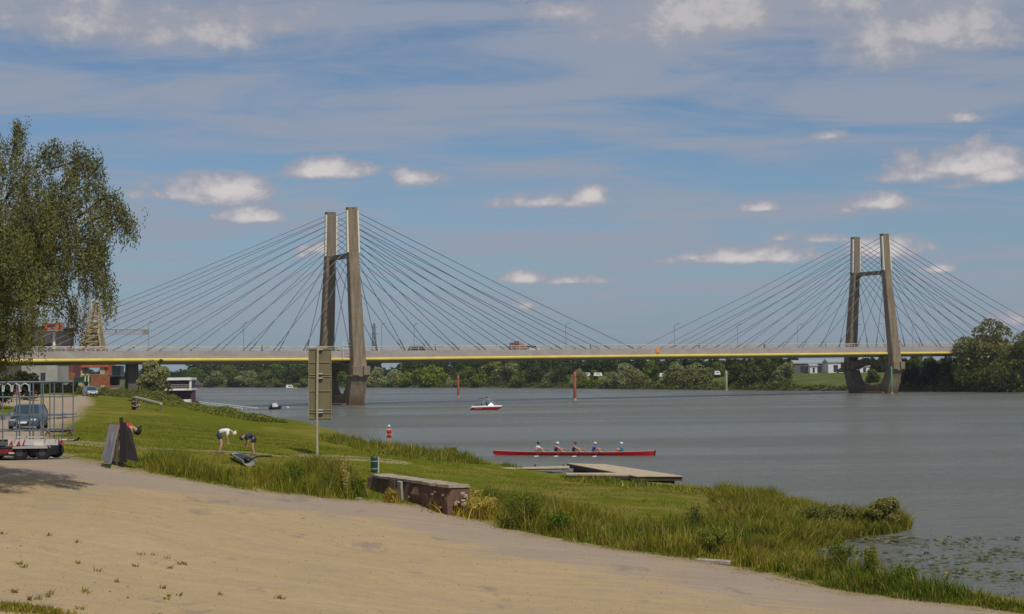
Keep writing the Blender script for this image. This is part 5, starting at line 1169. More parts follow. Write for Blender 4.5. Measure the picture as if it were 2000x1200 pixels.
MB().lathe([(rb_ * .8, .02), (rb_ * .9, .1), (rb_, hb_ * .75), (rb_, hb_ * .8)], n=18).build('body', gb, bn, smooth=False)
MB().lathe([(rb_ * 1.02, hb_ * .83), (rb_ * 1.02, hb_ * .9), (rb_ * .8, hb_ * .98), (rb_ * .3, hb_)], n=18).build('lid', gb, bn)
for z in (hb_ * .22, hb_ * .66): MB().lathe([(rb_ * 1.03, z), (rb_ * 1.03, z + .05)], n=18).build('band', mat('bin_band', (.35, .42, .42), .4, .4), bn)
MB().tube([(rb_ * 1.15, 0, 0), (rb_ * 1.15, 0, hb_ * .92), (rb_ * .4, 0, hb_ * .93)], .03, 6).build('post', mat('bin_post', (.62, .60, .52), .5), bn)

# ------------------------------------------------------------------ boards, boat hull, barrier
p = G(222, 903); bd = thing('grey_board', 'grey board leaning against the post at the edge of the sand', 'board', p + Vector((-.15, .2, 0)), R(-30))
def leaning(px_pts, Yb_, Yt_, name, M, label, th=.06, org=None):
    """px_pts: bottom-left, bottom-right, top-right, top-left"""
    b0, b1, t1, t0 = [W(a, b_, Y) for (a, b_), Y in zip(px_pts, (Yb_[0], Yb_[1], Yt_[1], Yt_[0]))]
    nn = (b1 - b0).cross(t0 - b0).normalized() * th; org = (b0 + b1) / 2
    o = MB().hexa([p_ - org for p_ in (b0, b1, t1, t0)] + [p_ - org + nn for p_ in (b0, b1, t1, t0)]).build(name, M); o.location = org; return tag(o, label, 'board')
bpy.data.objects.remove(bd)
gbm = mat('board_grey', (.20, .19, .20), .7, var=.12, vscale=1.5); bbm = mat('board_black', (.035, .027, .027), .8, var=.3, vscale=2)
leaning([(201, 901), (217, 906), (233, 831), (216, 829)], (56.6, 56.0), (57.1, 56.9), 'leaning_board', gbm, 'grey board leaning to the right against the post, at the sand edge')
leaning([(235, 903), (249, 904), (247, 826), (236, 824)], (57.2, 57.0), (57.4, 57.3), 'leaning_board', bbm, 'narrow black board standing upright in the middle of the group', .05)
leaning([(248, 898), (271, 902), (256, 838), (243, 828)], (57.4, 57.2), (57.8, 57.9), 'leaning_board', bbm, 'wide black board leaning left in front of the person in red', .07)
o = W(236, 900, 57.5); t = thing('wooden_post', 'thin weathered post rising above the group of boards', 'post', (o.x, 57.5, hz(o.x, 57.5))); hp_ = (900 - 806) / F * 57.5
MB().tube([(0, 0, -.3), (.02, 0, hp_)], [.06, .05], 7).build('shaft', mat('weathered_wood', (.13, .12, .06), .9), t); MB().tube([(.02, 0, hp_ - .25), (.02, 0, hp_ + .02)], .07, 7).build('head', mat('post_cap', (.03, .04, .02), .9), t)
MB().tube([(-.16, 0, -.2), (-.1, 0, 1.55)], .035, 6).build('brace', mat('weathered_wood'), t)
a, b_ = W(455, 876, 69.2), W(488, 904, 64.5); a.z = hz(a.x, a.y) + .30; b_.z = hz(b_.x, b_.y) + .28; dv = b_ - a
hl = thing('upturned_hull', 'narrow pale boat hull lying on the grass between the two bending people', 'boat hull', ((a.x + b_.x) / 2, (a.y + b_.y) / 2, (a.z + b_.z) / 2), math.atan2(dv.y, dv.x)); Lh = dv.length; sl = math.atan2(b_.z - a.z, dv.xy.length)
vs = []; fs = []; N_ = 10
for i in range(N_ + 1):
    x = -Lh / 2 + Lh * i / N_; s = i / N_; k = min(1, .35 + 1.6 * s); z0 = math.tan(sl) * x
    for a_ in np.linspace(math.pi, 2 * math.pi, 7): vs.append((x, .30 * k * math.cos(a_), z0 + .28 * k * math.sin(a_)))
    for a_ in np.linspace(2 * math.pi, math.pi, 7): vs.append((x, .27 * k * math.cos(a_), z0 + .25 * k * math.sin(a_) + .01))
for i in range(N_):
    for k in range(14): k2 = (k + 1) % 14; fs.append((i * 14 + k, i * 14 + k2, (i + 1) * 14 + k2, (i + 1) * 14 + k))
fs += [tuple(range(14)), tuple(N_ * 14 + k for k in range(14))]
MB().add(vs, fs).build('hull', mat('pale_hull', (.42, .42, .33), .6, var=.3, vscale=2), hl)
MB().box((-.2, 0, -.05), (Lh * .7, .42, .06)).build('dark_liner', blackm, hl); MB().tube([(Lh / 2 - .1, 0, -.1), (Lh / 2 + .25, .3, .1), (Lh / 2 + .9, .75, .12)], .035, 5).build('handle', blackm, hl)
a, b_ = W(264, 777, 172), W(315, 779, 150); a.z = b_.z = 3.3 + .95; zg = hz(a.x, a.y); dv = b_ - a; br_ = thing('barrier', 'pale wooden barrier with one long rail in front of the dark hedge', 'barrier', (a.x, a.y, 0), math.atan2(dv.y, dv.x)); zt2 = W(268, 776, 172).z
wb = mat('pale_wood', (.46, .42, .30), .8); L2 = dv.length; ze = hz(b_.x, b_.y)
MB().tube([(0, 0, zt2), (L2, 0, zt2 - .35)], .14, 6).build('rail', wb, br_); MB().box((.15, 0, (zg + zt2) / 2), (.75, .35, zt2 - zg)).build('post', wb, br_, bevel=.05); MB().tube([(1.6, 0, zg), (2.9, 0, zt2 - .2)], .11, 5).build('brace', wb, br_)
for x in (L2 * .5, L2 * .97): MB().tube([(x, 0, ze - .2), (x, 0, zt2 - .35 * x / L2)], .09, 5).build('post', wb, br_)

# ------------------------------------------------------------------ cars
glassm = mat('car_glass', (.025, .045, .055), .08, spec=.8); tyrem = mat('tyre', (.018, .018, .018), .9); rimm = mat('rim', (.45, .46, .48), .35, .6); lampm = mat('headlight_glass', (.80, .82, .85), .15); redl = mat('tail_light', (.45, .01, .01), .3)
def car(name, label, loc, rz, paint, L_=4.2, W_=1.76, H_=1.46, group=None, van=False):
    t = thing(name, label, 'car' if not van else 'van', loc, rz, group); vs = []; fs = []
    pr_ = [(-.5, .30, .62, .84), (-.485, .22, .88, .93), (-.40, .18, .93, 1.0), (0, .18, .93, 1.0), (.22, .18, .93, 1.0), (.42, .20, .78, .97), (.48, .24, .66, .90), (.5, .32, .55, .80)]
    for x, z0, z1, k in pr_:
        w_ = W_ / 2 * k; x *= L_; vs += [(x, -w_ * .96, z0), (x, -w_, (z0 + z1) / 2), (x, -w_ * .93, z1), (x, w_ * .93, z1), (x, w_, (z0 + z1) / 2), (x, w_ * .96, z0)]
    n = len(pr_)
    for i in range(n - 1):
        for k in range(6): k2 = (k + 1) % 6; fs.append((i * 6 + k, i * 6 + k2, (i + 1) * 6 + k2, (i + 1) * 6 + k))
    fs += [tuple(range(6)), tuple((n - 1) * 6 + k for k in range(6))]; body = MB().add(vs, fs).build('body', paint, t, bevel=.03)
    x0, x1, x2, x3 = (-.46, .30, -.36, .12) if not van else (-.49, .36, -.47, .24); hw, tw_ = W_ / 2 * .92, W_ / 2 * .74
    def cab(e0, zt0, zt1, nm, M, k=1.0): return MB().hexa([(x0 * L_ * k, -hw * e0, .90), (x1 * L_ * k, -hw * e0, .90), (x1 * L_ * k, hw * e0, .90), (x0 * L_ * k, hw * e0, .90), (x2 * L_ * k, -tw_ * e0, zt0), (x3 * L_ * k, -tw_ * e0, zt0), (x3 * L_ * k, tw_ * e0, zt0), (x2 * L_ * k, tw_ * e0, zt0)]).build(nm, M, t)
    cab(1.0, H_ - .06, 0, 'windows', glassm)
    MB().hexa([(x2 * L_ - .02, -tw_ - .02, H_ - .07), (x3 * L_ + .04, -tw_ - .02, H_ - .07), (x3 * L_ + .04, tw_ + .02, H_ - .07), (x2 * L_ - .02, tw_ + .02, H_ - .07), (x2 * L_ + .12, -tw_ + .1, H_), (x3 * L_ - .12, -tw_ + .1, H_), (x3 * L_ - .12, tw_ - .1, H_), (x2 * L_ + .12, tw_ - .1, H_)]).build('roof', paint, t)
    pl_ = MB()
    for s in (-1, 1):
        for (xa, xb) in ((x0, x2), (x1, x3), ((x0 + x1) / 2, (x2 + x3) / 2)): pl_.tube([(xa * L_, s * hw, .9), (xb * L_, s * tw_, H_ - .05)], .035, 4)
    pl_.build('window_pillar', paint, t)
    for s in (-1, 1):
        for x in (-.31, .31):
            wh = MB(); wh.v = []; pts = []
            o = MB().lathe([(.31, -.10), (.33, -.06), (.33, .06), (.31, .10)], n=16); o.v = [(v[0] + x * L_, v[2] + s * (W_ / 2 - .10), v[1] + .33) for v in o.v]; tyo = o.build('wheel', tyrem, t)
            o = MB().lathe([(.20, -.11), (.20, .112)], n=12); o.v = [(v[0] + x * L_, v[2] + s * (W_ / 2 - .10), v[1] + .33) for v in o.v]; o.build('rim', rimm, tyo)
        MB().box((.475 * L_, s * W_ * .33, .66), (.16, .34, .15)).build('headlight', lampm, t, bevel=.02); MB().box((-.485 * L_, s * W_ * .36, .74), (.10, .26, .2)).build('tail_light', redl, t, bevel=.02)
        MB().box((.20 * L_, s * (W_ / 2 + .07), .98), (.12, .18, .13)).build('mirror', paint, t, bevel=.02)
    MB().box((.495 * L_, 0, .40), (.06, .95, .16)).build('grille', blackm, t); MB().box((.503 * L_, 0, .46), (.05, .50, .11)).build('number_plate', whitem, t); return t
blue = mat('paint_blue', (.085, .135, .19), .3, .3, spec=.6); redp = mat('paint_red', (.45, .03, .02), .35); silver = mat('paint_silver', (.42, .46, .50), .3, .5); dkp = mat('paint_dark', (.03, .03, .035), .3); orp = mat('paint_orange', (.42, .24, .15), .7)
p = G(56, 838); car('parked_car', 'blue-grey car facing the camera behind the trailer rack', p, R(-82), blue, 4.3, 1.85, 1.52, 'cars parked on the dirt lot')
p = W(42, 768, 215); p.z = hz(p.x, p.y); car('parked_car', 'bright red car parked at the back seen through the top of the trailer rack', p, R(-160), redp, 4.2, 1.76, 1.45, 'cars parked on the dirt lot')
p = G(176, 774); car('parked_car', 'small silver car at the end of the dirt lot in front of the dark hedge', p, R(-62), silver, 3.9, 1.7, 1.42, 'cars parked on the dirt lot')
t_ = t_of(816, 2.5); car('bridge_car', 'dark car driving on the bridge between the near pylon and the lone pedestrian', BW(t_, 2.5, zb(t_) + 1.61), ANG, dkp, 4.4, 1.8, 1.75, 'vehicles on the bridge')
t_ = t_of(1036, 2.5); car('bridge_van', 'white car driving on the bridge right behind the orange lorry', BW(t_, 2.5, zb(t_) + 1.61), ANG, whitem, 4.6, 1.85, 1.9, 'vehicles on the bridge')
t_ = t_of(1012, 2.5); q = BW(t_, 2.5, zb(t_) + 1.61); t = thing('lorry', 'small orange lorry on the bridge left of the white car', 'lorry', q, ANG + math.pi, 'vehicles on the bridge')
MB().hexa([(-2.2, -1, .8), (.6, -1, .8), (.6, 1, .8), (-2.2, 1, .8), (-1.2, -1, 1.7), (.6, -1, 2.6), (.6, 1, 2.6), (-1.2, 1, 1.7)]).build('load', orp, t); MB().hexa([(.7, -1, .6), (2.2, -1, .6), (2.2, 1, .6), (.7, 1, .6), (.8, -.95, 2.3), (1.8, -.95, 2.3), (1.8, .95, 2.3), (.8, .95, 2.3)]).build('cab', mat('cab_brown', (.35, .18, .10), .5), t, bevel=.05)
MB().box((1.35, 0, 1.8), (.7, 1.96, .5)).build('window', glassm, t)
for s in (-1, 1):
    for x in (-1.3, 1.4): o = MB().lathe([(.4, -.13), (.4, .13)], n=12); o.v = [(v[0] + x, v[2] + s * .9, v[1] + .4) for v in o.v]; o.build('wheel', tyrem, t)

# ------------------------------------------------------------------ boat trailer with rack, side-on at the left edge
YT = 60.; zt0 = 3.4; o = W(0, 895, YT); o.z = hz(-19.6, YT); tr = thing('boat_trailer', 'long boat trailer with an empty steel rack and red-white rear board at the left edge', 'trailer', (-19.6, YT, o.z)); ox = tr.location.x
def tx(px, Y=YT): return (px - 1000) / F * Y - ox
def tz(py, px=50, Y=YT): return W(px, py, Y).z - tr.location.z
steel = mat('rack_steel', (.17, .20, .22), .6, .2, var=.15, vscale=3); pale = mat('trailer_pale', (.52, .50, .48), .5, .1, var=.1)
MB().box(((tx(-260) + tx(96)) / 2, 0, tz(866)), (tx(96) - tx(-260), .12, .16)).box(((tx(-260) + tx(96)) / 2, 1.7, tz(866)), (tx(96) - tx(-260), .12, .16)).build('chassis', mat('chassis_dark', (.10, .10, .11), .6), tr)
MB().box(((tx(12) + tx(86)) / 2, -.1, tz(854)), (tx(86) - tx(12), .06, .07)).build('top_rail', pale, tr)
MB().box(((tx(18) + tx(115)) / 2, -.14, tz(864)), (tx(115) - tx(18), .05, .24)).build('rear_board', mat('board_white', (.55, .52, .50), .6), tr)
for a_, b2 in ((20, 28), (35, 42), (46, 50)): MB().prism([(tx(a_), tz(869)), (tx(b2), tz(869)), (tx((a_ + b2) / 2 + 2), tz(859))], -.18, -.168).build('red_marking', mat('marking_red', (.42, .02, .03), .5), tr)
MB().box(((tx(-260) + tx(93)) / 2, .85, tz(883)), (tx(93) - tx(-260), 1.5, .30)).build('underbody', blackm, tr)
MB().box((tx(78), -.19, tz(867)), (.36, .02, .13)).build('number_plate', mat('plate_pale', (.75, .76, .60), .5), tr)
MB().hexa([(tx(27), -.22, tz(876)), (tx(95), -.22, tz(876)), (tx(95), .25, tz(876)), (tx(27), .25, tz(876)), (tx(29), -.22, tz(872)), (tx(93), -.22, tz(870)), (tx(93), .25, tz(870)), (tx(29), .25, tz(872))]).build('mudguard', mat('mudguard', (.50, .48, .50), .4, .3), tr)
MB().box((tx(15), -.2, tz(881)), (.52, .04, .16)).build('tail_light_board', mat('light_board', (.22, .02, .02), .5), tr); MB().box((tx(26), -.225, tz(884.5)), (.22, .02, .05)).box((tx(0), -.225, tz(881)), (.10, .02, .10)).build('reflector', mat('reflector', (.8, .6, .6), .4), tr)
for px in (84, 64, 40, 16, -30, -75):
    for y in (0, 1.7):
        if px in (64, 16) and y == 0: continue
        o = MB().lathe([(.27, -.11), (.30, -.07), (.30, .07), (.27, .11)], n=18); o.v = [(v[0] + tx(px), v[2] + y, v[1] + .30) for v in o.v]; wo = o.build('wheel', tyrem, tr); o = MB().lathe([(.14, -.115), (.14, .116)], n=12); o.v = [(v[0] + tx(px), v[2] + y, v[1] + .30) for v in o.v]; o.build('rim', mat('dark_rim', (.06, .06, .065), .5), wo)
MB().tube([(tx(96), .3, tz(862)), (tx(140), .3, tz(861))], .05, 6).tube([(tx(96), 1.4, tz(862)), (tx(140), .3, tz(861))], .04, 6).build('drawbar', pale, tr)
MB().prism([(tx(112), tz(868)), (tx(121), tz(868)), (tx(117), tz(859))], .20, .23).build('red_triangle', mat('marking_red'), tr)
MB().box((tx(133), .3, tz(861)), (.26, .08, .08)).tube([(tx(138), .3, tz(862)), (tx(147), .3, tz(861)), (tx(150), .3, tz(856))], .045, 6).build('coupling', blackm, tr)
for y in (.0, 1.7):
    mb = MB()
    for px in (-80, -40, 5, 38, 58, 80, 97, 118):
        if px == 118 and y == 0: continue
        mb.tube([(tx(px), y, tz(862)), (tx(px), y, tz(747))], .024 if px not in (38, 58) else .032, 6)
    for py in (747, 776, 812, 842): mb.tube([(tx(-100), y, tz(py)), (tx(118 if py > 770 or y else 100), y, tz(py))], .022 if py != 747 else .05, 6)
    mb.build('rack_frame', steel, tr)
mb = MB()
for px in (5, 38, 58, 97, 118):
    for py in (776, 812, 818, 842): mb.tube([(tx(px), -.5, tz(py)), (tx(px), 2.2, tz(py))], .02, 5)
mb.build('cross_arm', steel, tr)
mb = MB()
for a_, b2 in ((-28, -12), (-12, 5), (7, 22), (24, 38), (40, 57)): mb.tube([(tx(a_), -.02, tz(765)), (tx(a_ + 1), -.02, tz(753)), (tx((a_ + b2) / 2), -.02, tz(749)), (tx(b2 - 1), -.02, tz(753)), (tx(b2), -.02, tz(765))], .028, 6)
mb.build('cradle_arch', mat('cradle_pale', (.50, .54, .58), .5), tr)
MB().box(((tx(-60) + tx(24)) / 2, .5, tz(817)), (tx(24) - tx(-60), .5, .12)).box((tx(22), .2, tz(811)), (.10, .3, .2)).build('folded_trestle', mat('trestle_grey', (.30, .31, .34), .6), tr)
q = G(113, 852); t = thing('boat_cradle', 'dark red folding boat cradle standing behind the trailer drawbar', 'boat cradle', q, R(6)); ch = (855 - 843) / F * q.y
mr = mat('maroon_frame', (.20, .05, .07), .6)
MB().tube([(-.7, 0, ch), (.65, 0, ch)], .05, 5).tube([(-.75, .5, ch * .9), (.75, .5, ch * .8)], .05, 5).build('rail', mr, t)
MB().tube([(-.6, 0, ch), (-.45, .5, 0)], .035, 5).tube([(-.6, .5, ch * .9), (-.65, 0, 0)], .035, 5).tube([(.5, 0, ch), (.65, .5, 0)], .035, 5).tube([(.6, .5, ch * .8), (.4, 0, 0)], .035, 5).build('leg', mr, t)
MB().box((.0, .2, ch * .75), (.8, .3, .09)).build('sling', mat('dark_sling', (.06, .04, .06), .8), t)

# ------------------------------------------------------------------ harbour behind the left end of the bridge
orr = mat('crane_red', (.50, .13, .06), .7, var=.2, vscale=.5); och = mat('crane_ochre', (.50, .38, .17), .8, var=.3, vscale=.6); pinkm = mat('crane_pink', (.50, .36, .33), .7)
def lattice(mb, pa, pb, wa, wb, n, r, r2=None):
    """four-sided lattice boom from pa to pb, half widths wa, wb"""
    pa, pb = Vector(pa), Vector(pb); d = (pb - pa).normalized(); ref = Vector((0, 1, 0)) if abs(d.y) < .9 else Vector((1, 0, 0)); u = d.cross(ref).normalized(); v = d.cross(u).normalized(); r2 = r2 or r * .6
    rings = []
    for i in range(n + 1):
        s = i / n; c = pa.lerp(pb, s); w_ = wa + (wb - wa) * s; rings.append([c + u * w_ + v * w_, c - u * w_ + v * w_, c - u * w_ - v * w_, c + u * w_ - v * w_])
    for k in range(4):
        mb.tube([rings[0][k], rings[-1][k]], r, 4)
        for i in range(n): mb.tube([rings[i][k], rings[i + 1][(k + 1) % 4]], r2, 3); mb.tube([rings[i][k], rings[i][(k + 1) % 4]], r2, 3)
    return mb
YC = 385.; gx = (182 - 1000) / F * YC; hc = thing('harbour_crane', 'ochre lattice harbour crane on a red portal, rising behind the bridge at the left', 'crane', (gx, YC, 4.0))
def cx2(px): return (px - 1000) / F * YC - gx
def cz2(py, px=180): return W(px, py, YC).z - 4.0
MB().box((0, 0, cz2(714)), (cx2(218) - cx2(146), 7, 1.1)).build('portal_beam', orr, hc, bevel=.05)
for px in (150, 162, 205, 214):
    MB().hexa([(cx2(px) - .5, -2.5, -.5), (cx2(px) + .5, -2.5, -.5), (cx2(px) + .5, 2.5, -.5), (cx2(px) - .5, 2.5, -.5), (cx2(px) - .6, -3, cz2(718)), (cx2(px) + .6, -3, cz2(718)), (cx2(px) + .6, 3, cz2(718)), (cx2(px) - .6, 3, cz2(718))]).build('portal_leg', orr if px in (150, 214) else mat('crane_pale_leg', (.55, .42, .32), .7), hc)
MB().box((0, 0, cz2(688)), (cx2(204) - cx2(158), 5, 1.6)).build('machine_house', mat('machine_red', (.30, .11, .10), .8, var=.2), hc, bevel=.06)
tw = MB(); lattice(tw, (0, 0, cz2(693)), (cx2(180), 0, cz2(645)), 2.8, 1.7, 4, .26, .17); lattice(tw, (cx2(184), 0, cz2(650)), (cx2(188), 0, cz2(590)), 1.5, .45, 6, .24, .14); tw.build('tower', och, hc)
MB().hexa([(cx2(160), -1.7, cz2(686)), (cx2(203), -1.7, cz2(686)), (cx2(203), 1.7, cz2(686)), (cx2(160), 1.7, cz2(686)), (cx2(178), -1, cz2(630)), (cx2(194), -1, cz2(630)), (cx2(194), 1, cz2(630)), (cx2(178), 1, cz2(630))]).build('counterweight_shield', mat('crane_ochre_plate', (.44, .33, .16), .9, var=.6, vscale=.9), hc)
jb = MB(); lattice(jb, (cx2(166), 0, cz2(650)), (cx2(172), 0, cz2(572)), .9, .4, 8, .13, .07); lattice(jb, (cx2(165), 0, cz2(640)), (cx2(142), 0, cz2(575)), .6, .3, 8, .11, .06); jb.build('jib', mat('jib_grey', (.34, .33, .34), .7), hc)
Y2 = 520.; gx2 = (235 - 1000) / F * Y2; tc_ = thing('tower_crane', 'pale pink tower crane jib reaching right behind the bridge cables at the left', 'crane', (gx2, Y2, 4.0))
def q2(px): return (px - 1000) / F * Y2 - gx2
def z2(py): return W(235, py, Y2).z - 4.0
lattice(MB(), (q2(112), 0, z2(646)), (q2(288), 0, z2(649)), .75, .75, 26, .12, .07).build('jib', pinkm, tc_); lattice(MB(), (q2(128), 0, 0), (q2(128), 0, z2(630)), .9, .9, 16, .12, .07).build('mast', pinkm, tc_)
MB().tube([(q2(128), 0, z2(625)), (q2(200), 0, z2(645))], .06, 4).build('tie', pinkm, tc_); MB().box((q2(283), 0, z2(650)), (1.6, 1.2, 1.4)).build('trolley', mat('trolley', (.42, .30, .18), .7), tc_)
Y3 = 350.
def blk(name, label, cat, x0, x1, y0, y1, Y, dep, M, rz=0., roof=None):
    """building whose front spans the given photo pixels at distance Y"""
    a = W(x0, y1, Y); b2 = W(x1, y1, Y); zt_ = W((x0 + x1) / 2, y0, Y).z; zb2 = max(min(a.z, b2.z), 3.0); c = (a + b2) / 2; t = thing(name, label, cat, (c.x, c.y + dep / 2, zb2 - .5), rz); wd = b2.x - a.x
    return t, wd, zt_ - zb2 + .5
t, wd, h = blk('warehouse', 'tall dark grey-brown warehouse behind the willow at the left edge', 'building', -60, 98, 640, 735, 372, 20, None)
MB().box((0, 0, h / 2), (wd, 20, h)).build('wall', mat('warehouse_dark', (.12, .10, .09), .9, var=.2, vscale=.3), t); MB().box((0, 0, h + .15), (wd + .6, 20.6, .35)).build('roof', mat('warehouse_roof', (.2, .19, .18), .8), t)
for i in range(5): MB().box((-wd / 2 + wd * (i + .5) / 5, -10.03, h * .55), (wd * .1, .08, 1.4)).build('window', dkw, t)
t, wd, h = blk('crane_cabin', 'orange crane cabin on a white post at the upper left of the bridge end', 'crane cabin', 84, 114, 631, 735, 365, 4, None)
MB().box((0, 0, h - .75), (wd, 4, 1.6)).build('cabin', mat('cabin_orange', (.58, .13, .05), .6), t, bevel=.06); MB().box((0, 0, h - 1.75), (wd * 1.05, 4.3, .3)).build('floor', mat('cabin_floor', (.4, .3, .28), .6), t); MB().box((0, -2.02, h - .7), (wd * .5, .06, .7)).build('window', dkw, t)
MB().tube([(.2, 0, 0), (.2, 0, h - 1.8)], .35, 8).build('post', wp, t)
t, wd, h = blk('container_stack', 'dark red container with a flat top showing above the bridge rail, left one', 'container', 102, 118, 683, 735, 345, 6, mr); MB().box((0, 0, h / 2), (wd, 6, h)).build('body', mat('container_red', (.20, .06, .05), .8), t, bevel=.05); MB().box((0, 0, h + .06), (wd + .2, 6.2, .12)).build('roof', mat('warehouse_roof'), t)
t, wd, h = blk('container_stack', 'dark red container with a flat top showing above the bridge rail, right one', 'container', 121, 143, 682, 735, 345, 6, mr); MB().box((0, 0, h / 2), (wd, 6, h)).build('body', mat('container_red'), t, bevel=.05); MB().box((0, 0, h + .06), (wd + .2, 6.2, .12)).build('roof', mat('warehouse_roof'), t)
t, wd, h = blk('harbour_building', 'pale concrete building under the left end of the bridge', 'building', 42, 112, 712, 748, 316, 8, None); MB().box((0, 0, h / 2), (wd, 8, h)).build('wall', mat('pale_concrete', (.46, .45, .41), .9, var=.25, vscale=.4), t); MB().box((0, 0, h + .1), (wd + .3, 8.3, .2)).build('roof', mat('warehouse_roof'), t); MB().box((wd * .1, -4.03, 1.5), (1.0, .06, 2.2)).build('door', dkw, t)
t, wd, h = blk('silo_tank', 'white rounded tank beside the pale concrete building under the bridge', 'tank', 111, 125, 725, 748, 325, 3, None); MB().lathe([(.75, 0), (.78, h * .6), (.7, h * .85), (.4, h), (.05, h + .05)], n=14).build('tank', whitem, t, smooth=True); MB().box((.2, -.1, .3), (1.3, 1.4, .6)).build('base', mat('container_red'), t)
t, wd, h = blk('brick_wall', 'red-brown low wall under the bridge left of the green lorry', 'wall', 113, 146, 730, 748, 336, .4, None); MB().box((0, 0, h / 2), (wd, .4, h)).build('wall', mat('brick_red', (.34, .12, .06), .9, var=.3, vscale=.8), t); MB().box((0, 0, h + .05), (wd, .5, .1)).build('coping', mat('pale_slab'), t)
t, wd, h = blk('brick_wall', 'red-brown low wall under the crane portal right of the green lorry', 'wall', 172, 218, 732, 748, 350, .4, None); MB().box((0, 0, h / 2), (wd, .4, h)).build('wall', mat('brick_red'), t); MB().box((0, 0, h + .05), (wd, .5, .1)).build('coping', mat('pale_slab'), t)
t, wd, h = blk('lorry', 'dark green lorry with a pale yellow box frame under the bridge', 'lorry', 142, 173, 728, 749, 312, 2.2, None)
gl = mat('lorry_green', (.03, .10, .08), .5); yl = mat('lorry_yellow', (.72, .70, .35), .6)
MB().box((-.15 * wd, 0, 1.25), (wd * .6, 2.1, 1.2)).build('cab', gl, t, bevel=.06); MB().box((-.2 * wd, -1.06, 1.5), (wd * .35, .05, .5)).build('window', glassm, t)
MB().box((.28 * wd, -.95, 1.4), (.22, .2, h - .6)).box((.48 * wd, -.95, 1.2), (.22, .2, h - .3)).box((.30 * wd, -.95, h - .4), (wd * .48, .2, .28)).build('box_frame', yl, t); MB().box((.3 * wd, 0, 1.2), (wd * .36, 1.9, 1.4)).build('box', gl, t)
for x in (-.3, .35): o = MB().lathe([(.45, -.14), (.45, .14)], n=12); o.v = [(v[0] + x * wd, v[2] - .95, v[1] + .45) for v in o.v]; o.build('wheel', tyrem, t)
t, wd, h = blk('site_hut', 'white-framed pale blue hut beside the dark bridge pier', 'hut', 211, 236, 715, 748, 306, 2.5, None); MB().box((.15 * wd, 0, h - .95), (wd * .7, 2.4, 1.9)).build('wall', mat('pale_blue', (.36, .44, .52), .6), t); MB().box((0, 0, h - 1.98), (wd, 2.7, .2)).box((wd * .49, -1.2, h - 1), (.15, .15, 1.9)).box((0, 0, h), (wd * .9, 2.5, .1)).build('frame', whitem, t); MB().box((-.1 * wd, 0, (h - 2.1) / 2), (wd * .6, 1.5, h - 2.1)).build('base', mat('dark_base', (.10, .08, .07), .9), t)

# electricity pylon behind the bridge
Yq = 900.; gx = (730 - 1000) / F * Yq; ep = thing('electricity_pylon', 'thin lattice electricity pylon on the horizon right of the near bridge pylon', 'pylon', (gx, Yq, 5)); hh_ = W(730, 632, Yq).z - 5
lm2 = mat('pylon_steel', (.22, .25, .28), .6, .3); lattice(MB(), (0, 0, 0), (0, 0, hh_), 2.2, .35, 12, .30, .16).build('mast', lm2, ep); MB().tube([(-2.6, 0, hh_ * .80), (2.6, 0, hh_ * .80)], .2, 4).tube([(-2, 0, hh_ * .93), (2, 0, hh_ * .93)], .2, 4).build('cross_arm', lm2, ep)

# ------------------------------------------------------------------ buildings and vehicles on the far bank
def shed(name, label, cat, px, off, x0, x1, ytop, ybase, dep, wall, roof, rz=0., slope=True):
    p = bank_at(px, off); Y = p.y; a = W(x0, ybase, Y); b2 = W(x1, ybase, Y); zt_ = W(px, ytop, Y).z; z0 = max(p.z, 4.6); c = (a + b2) / 2; t = thing(name, label, cat, (c.x, Y, z0 - .1), rz); wd = b2.x - a.x; h = max(zt_ - z0, 1.6)
    MB().box((0, 0, h * .36), (wd, dep, h * .72)).build('wall', wall, t)
    MB().prism([(-dep / 2 - .3, h * .72), (dep / 2 + .3, h * .72), (dep / 2 + .3, h * .8), (.1, h), (-dep / 2 - .3, h * .8)], -wd / 2 - .3, wd / 2 + .3, 'yz').build('roof', roof, t)
    for i in range(max(1, int(wd / 4))): MB().box((-wd / 2 + (i + .5) * wd / max(1, int(wd / 4)), -dep / 2 - .02, h * .32), (min(1.6, wd * .3), .06, h * .5)).build('opening', dkw, t)
    return t
greyr = mat('shed_roof', (.36, .38, .38), .6, var=.1); cream = mat('cream_wall', (.62, .56, .48), .8); wht = mat('shed_white', (.75, .73, .70), .7)
shed('farm_shed', 'long open grey-roofed shed on the grassy far bank left of the far pylon', 'shed', 1580, 60, 1547, 1612, 703, 724, 8, mat('shed_open', (.14, .13, .14), .9), greyr)
shed('farm_shed', 'pale gabled shed end at the right of the long grey-roofed shed', 'shed', 1628, 55, 1613, 1642, 701, 724, 8, wht, greyr)
shed('shed_bay', 'white open bay in the middle of the long grey-roofed shed', 'shed', 1590, 52, 1580, 1594, 710, 723, 4, wht, greyr)
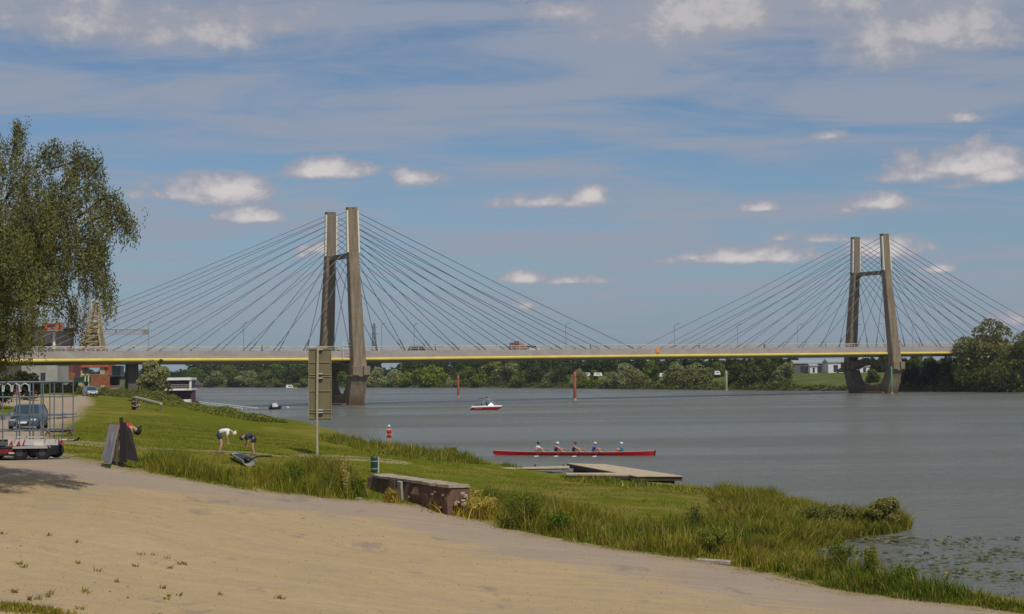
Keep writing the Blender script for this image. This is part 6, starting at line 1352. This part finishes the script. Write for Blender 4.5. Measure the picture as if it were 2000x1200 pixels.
shed('small_house', 'small white house seen through the opening of the far pylon pier', 'house', 1683, 55, 1675, 1694, 711, 724, 6, wht, mat('pale_roof', (.5, .45, .4), .8))
def caravan(label, px, off, L_, M, py=None):
    p = bank_at(px, off); t = thing('caravan', label, 'caravan', (p.x, p.y, max(p.z, 0) + (0 if py is None else 0)), R(8), 'white vehicles parked on the far bank'); 
    if py: t.location.z = W(px, py, p.y).z - 1.2
    t.scale = (.72, .72, .62)
    MB().hexa([(-L_ / 2, -1, .5), (L_ / 2, -1, .5), (L_ / 2, 1, .5), (-L_ / 2, 1, .5), (-L_ / 2 + .3, -.95, 2.5), (L_ / 2 - .6, -.95, 2.5), (L_ / 2 - .6, .95, 2.5), (-L_ / 2 + .3, .95, 2.5)]).build('body', M, t, bevel=.08); MB().box((0, -1.0, 1.75), (L_ * .4, .06, .5)).build('window', dkw, t)
    for x in (-.28, .28): o = MB().lathe([(.35, -.1), (.35, .1)], n=10); o.v = [(v[0] + x * L_, v[2] - .85, v[1] + .33) for v in o.v]; o.build('wheel', tyrem, t)
    return t
caravan('white van partly hidden behind the willow at the second red pole', 1147, 24, 3.6, whitem, 730); caravan('white van parked right of the small round tree on the far bank', 1168, 20, 4.6, whitem, 730)
caravan('white caravan parked between the narrow upright tree and the broad greyish willow', 1295, 6, 3.6, whitem, 731); caravan('tiny pale caravan in the gap left of the first green pole', 1401, 14, 3.0, whitem, 727)
MBx = bank_at(1645, 45); t = car('parked_car', 'dark car parked beside the pale gabled shed on the far bank', (MBx.x, MBx.y, 5.0), R(160), dkp, 4.4, 1.8, 1.6)

# ------------------------------------------------------------------ thin air haze
hm = bpy.data.materials.new('air'); hm.use_nodes = True; t = NT(hm.node_tree); t.n.clear()
ho = t.new('ShaderNodeOutputMaterial'); pv = t.new('ShaderNodeVolumePrincipled', inp={'Color': (.80, .90, 1, 1), 'Density': .00010, 'Anisotropy': .2}); t.l.new(pv.outputs[0], ho.inputs['Volume'])
hzb = MB().box((350, 1520, 30), (5900, 3640, 76)).build('haze', hm); tag(hzb, kind='stuff')
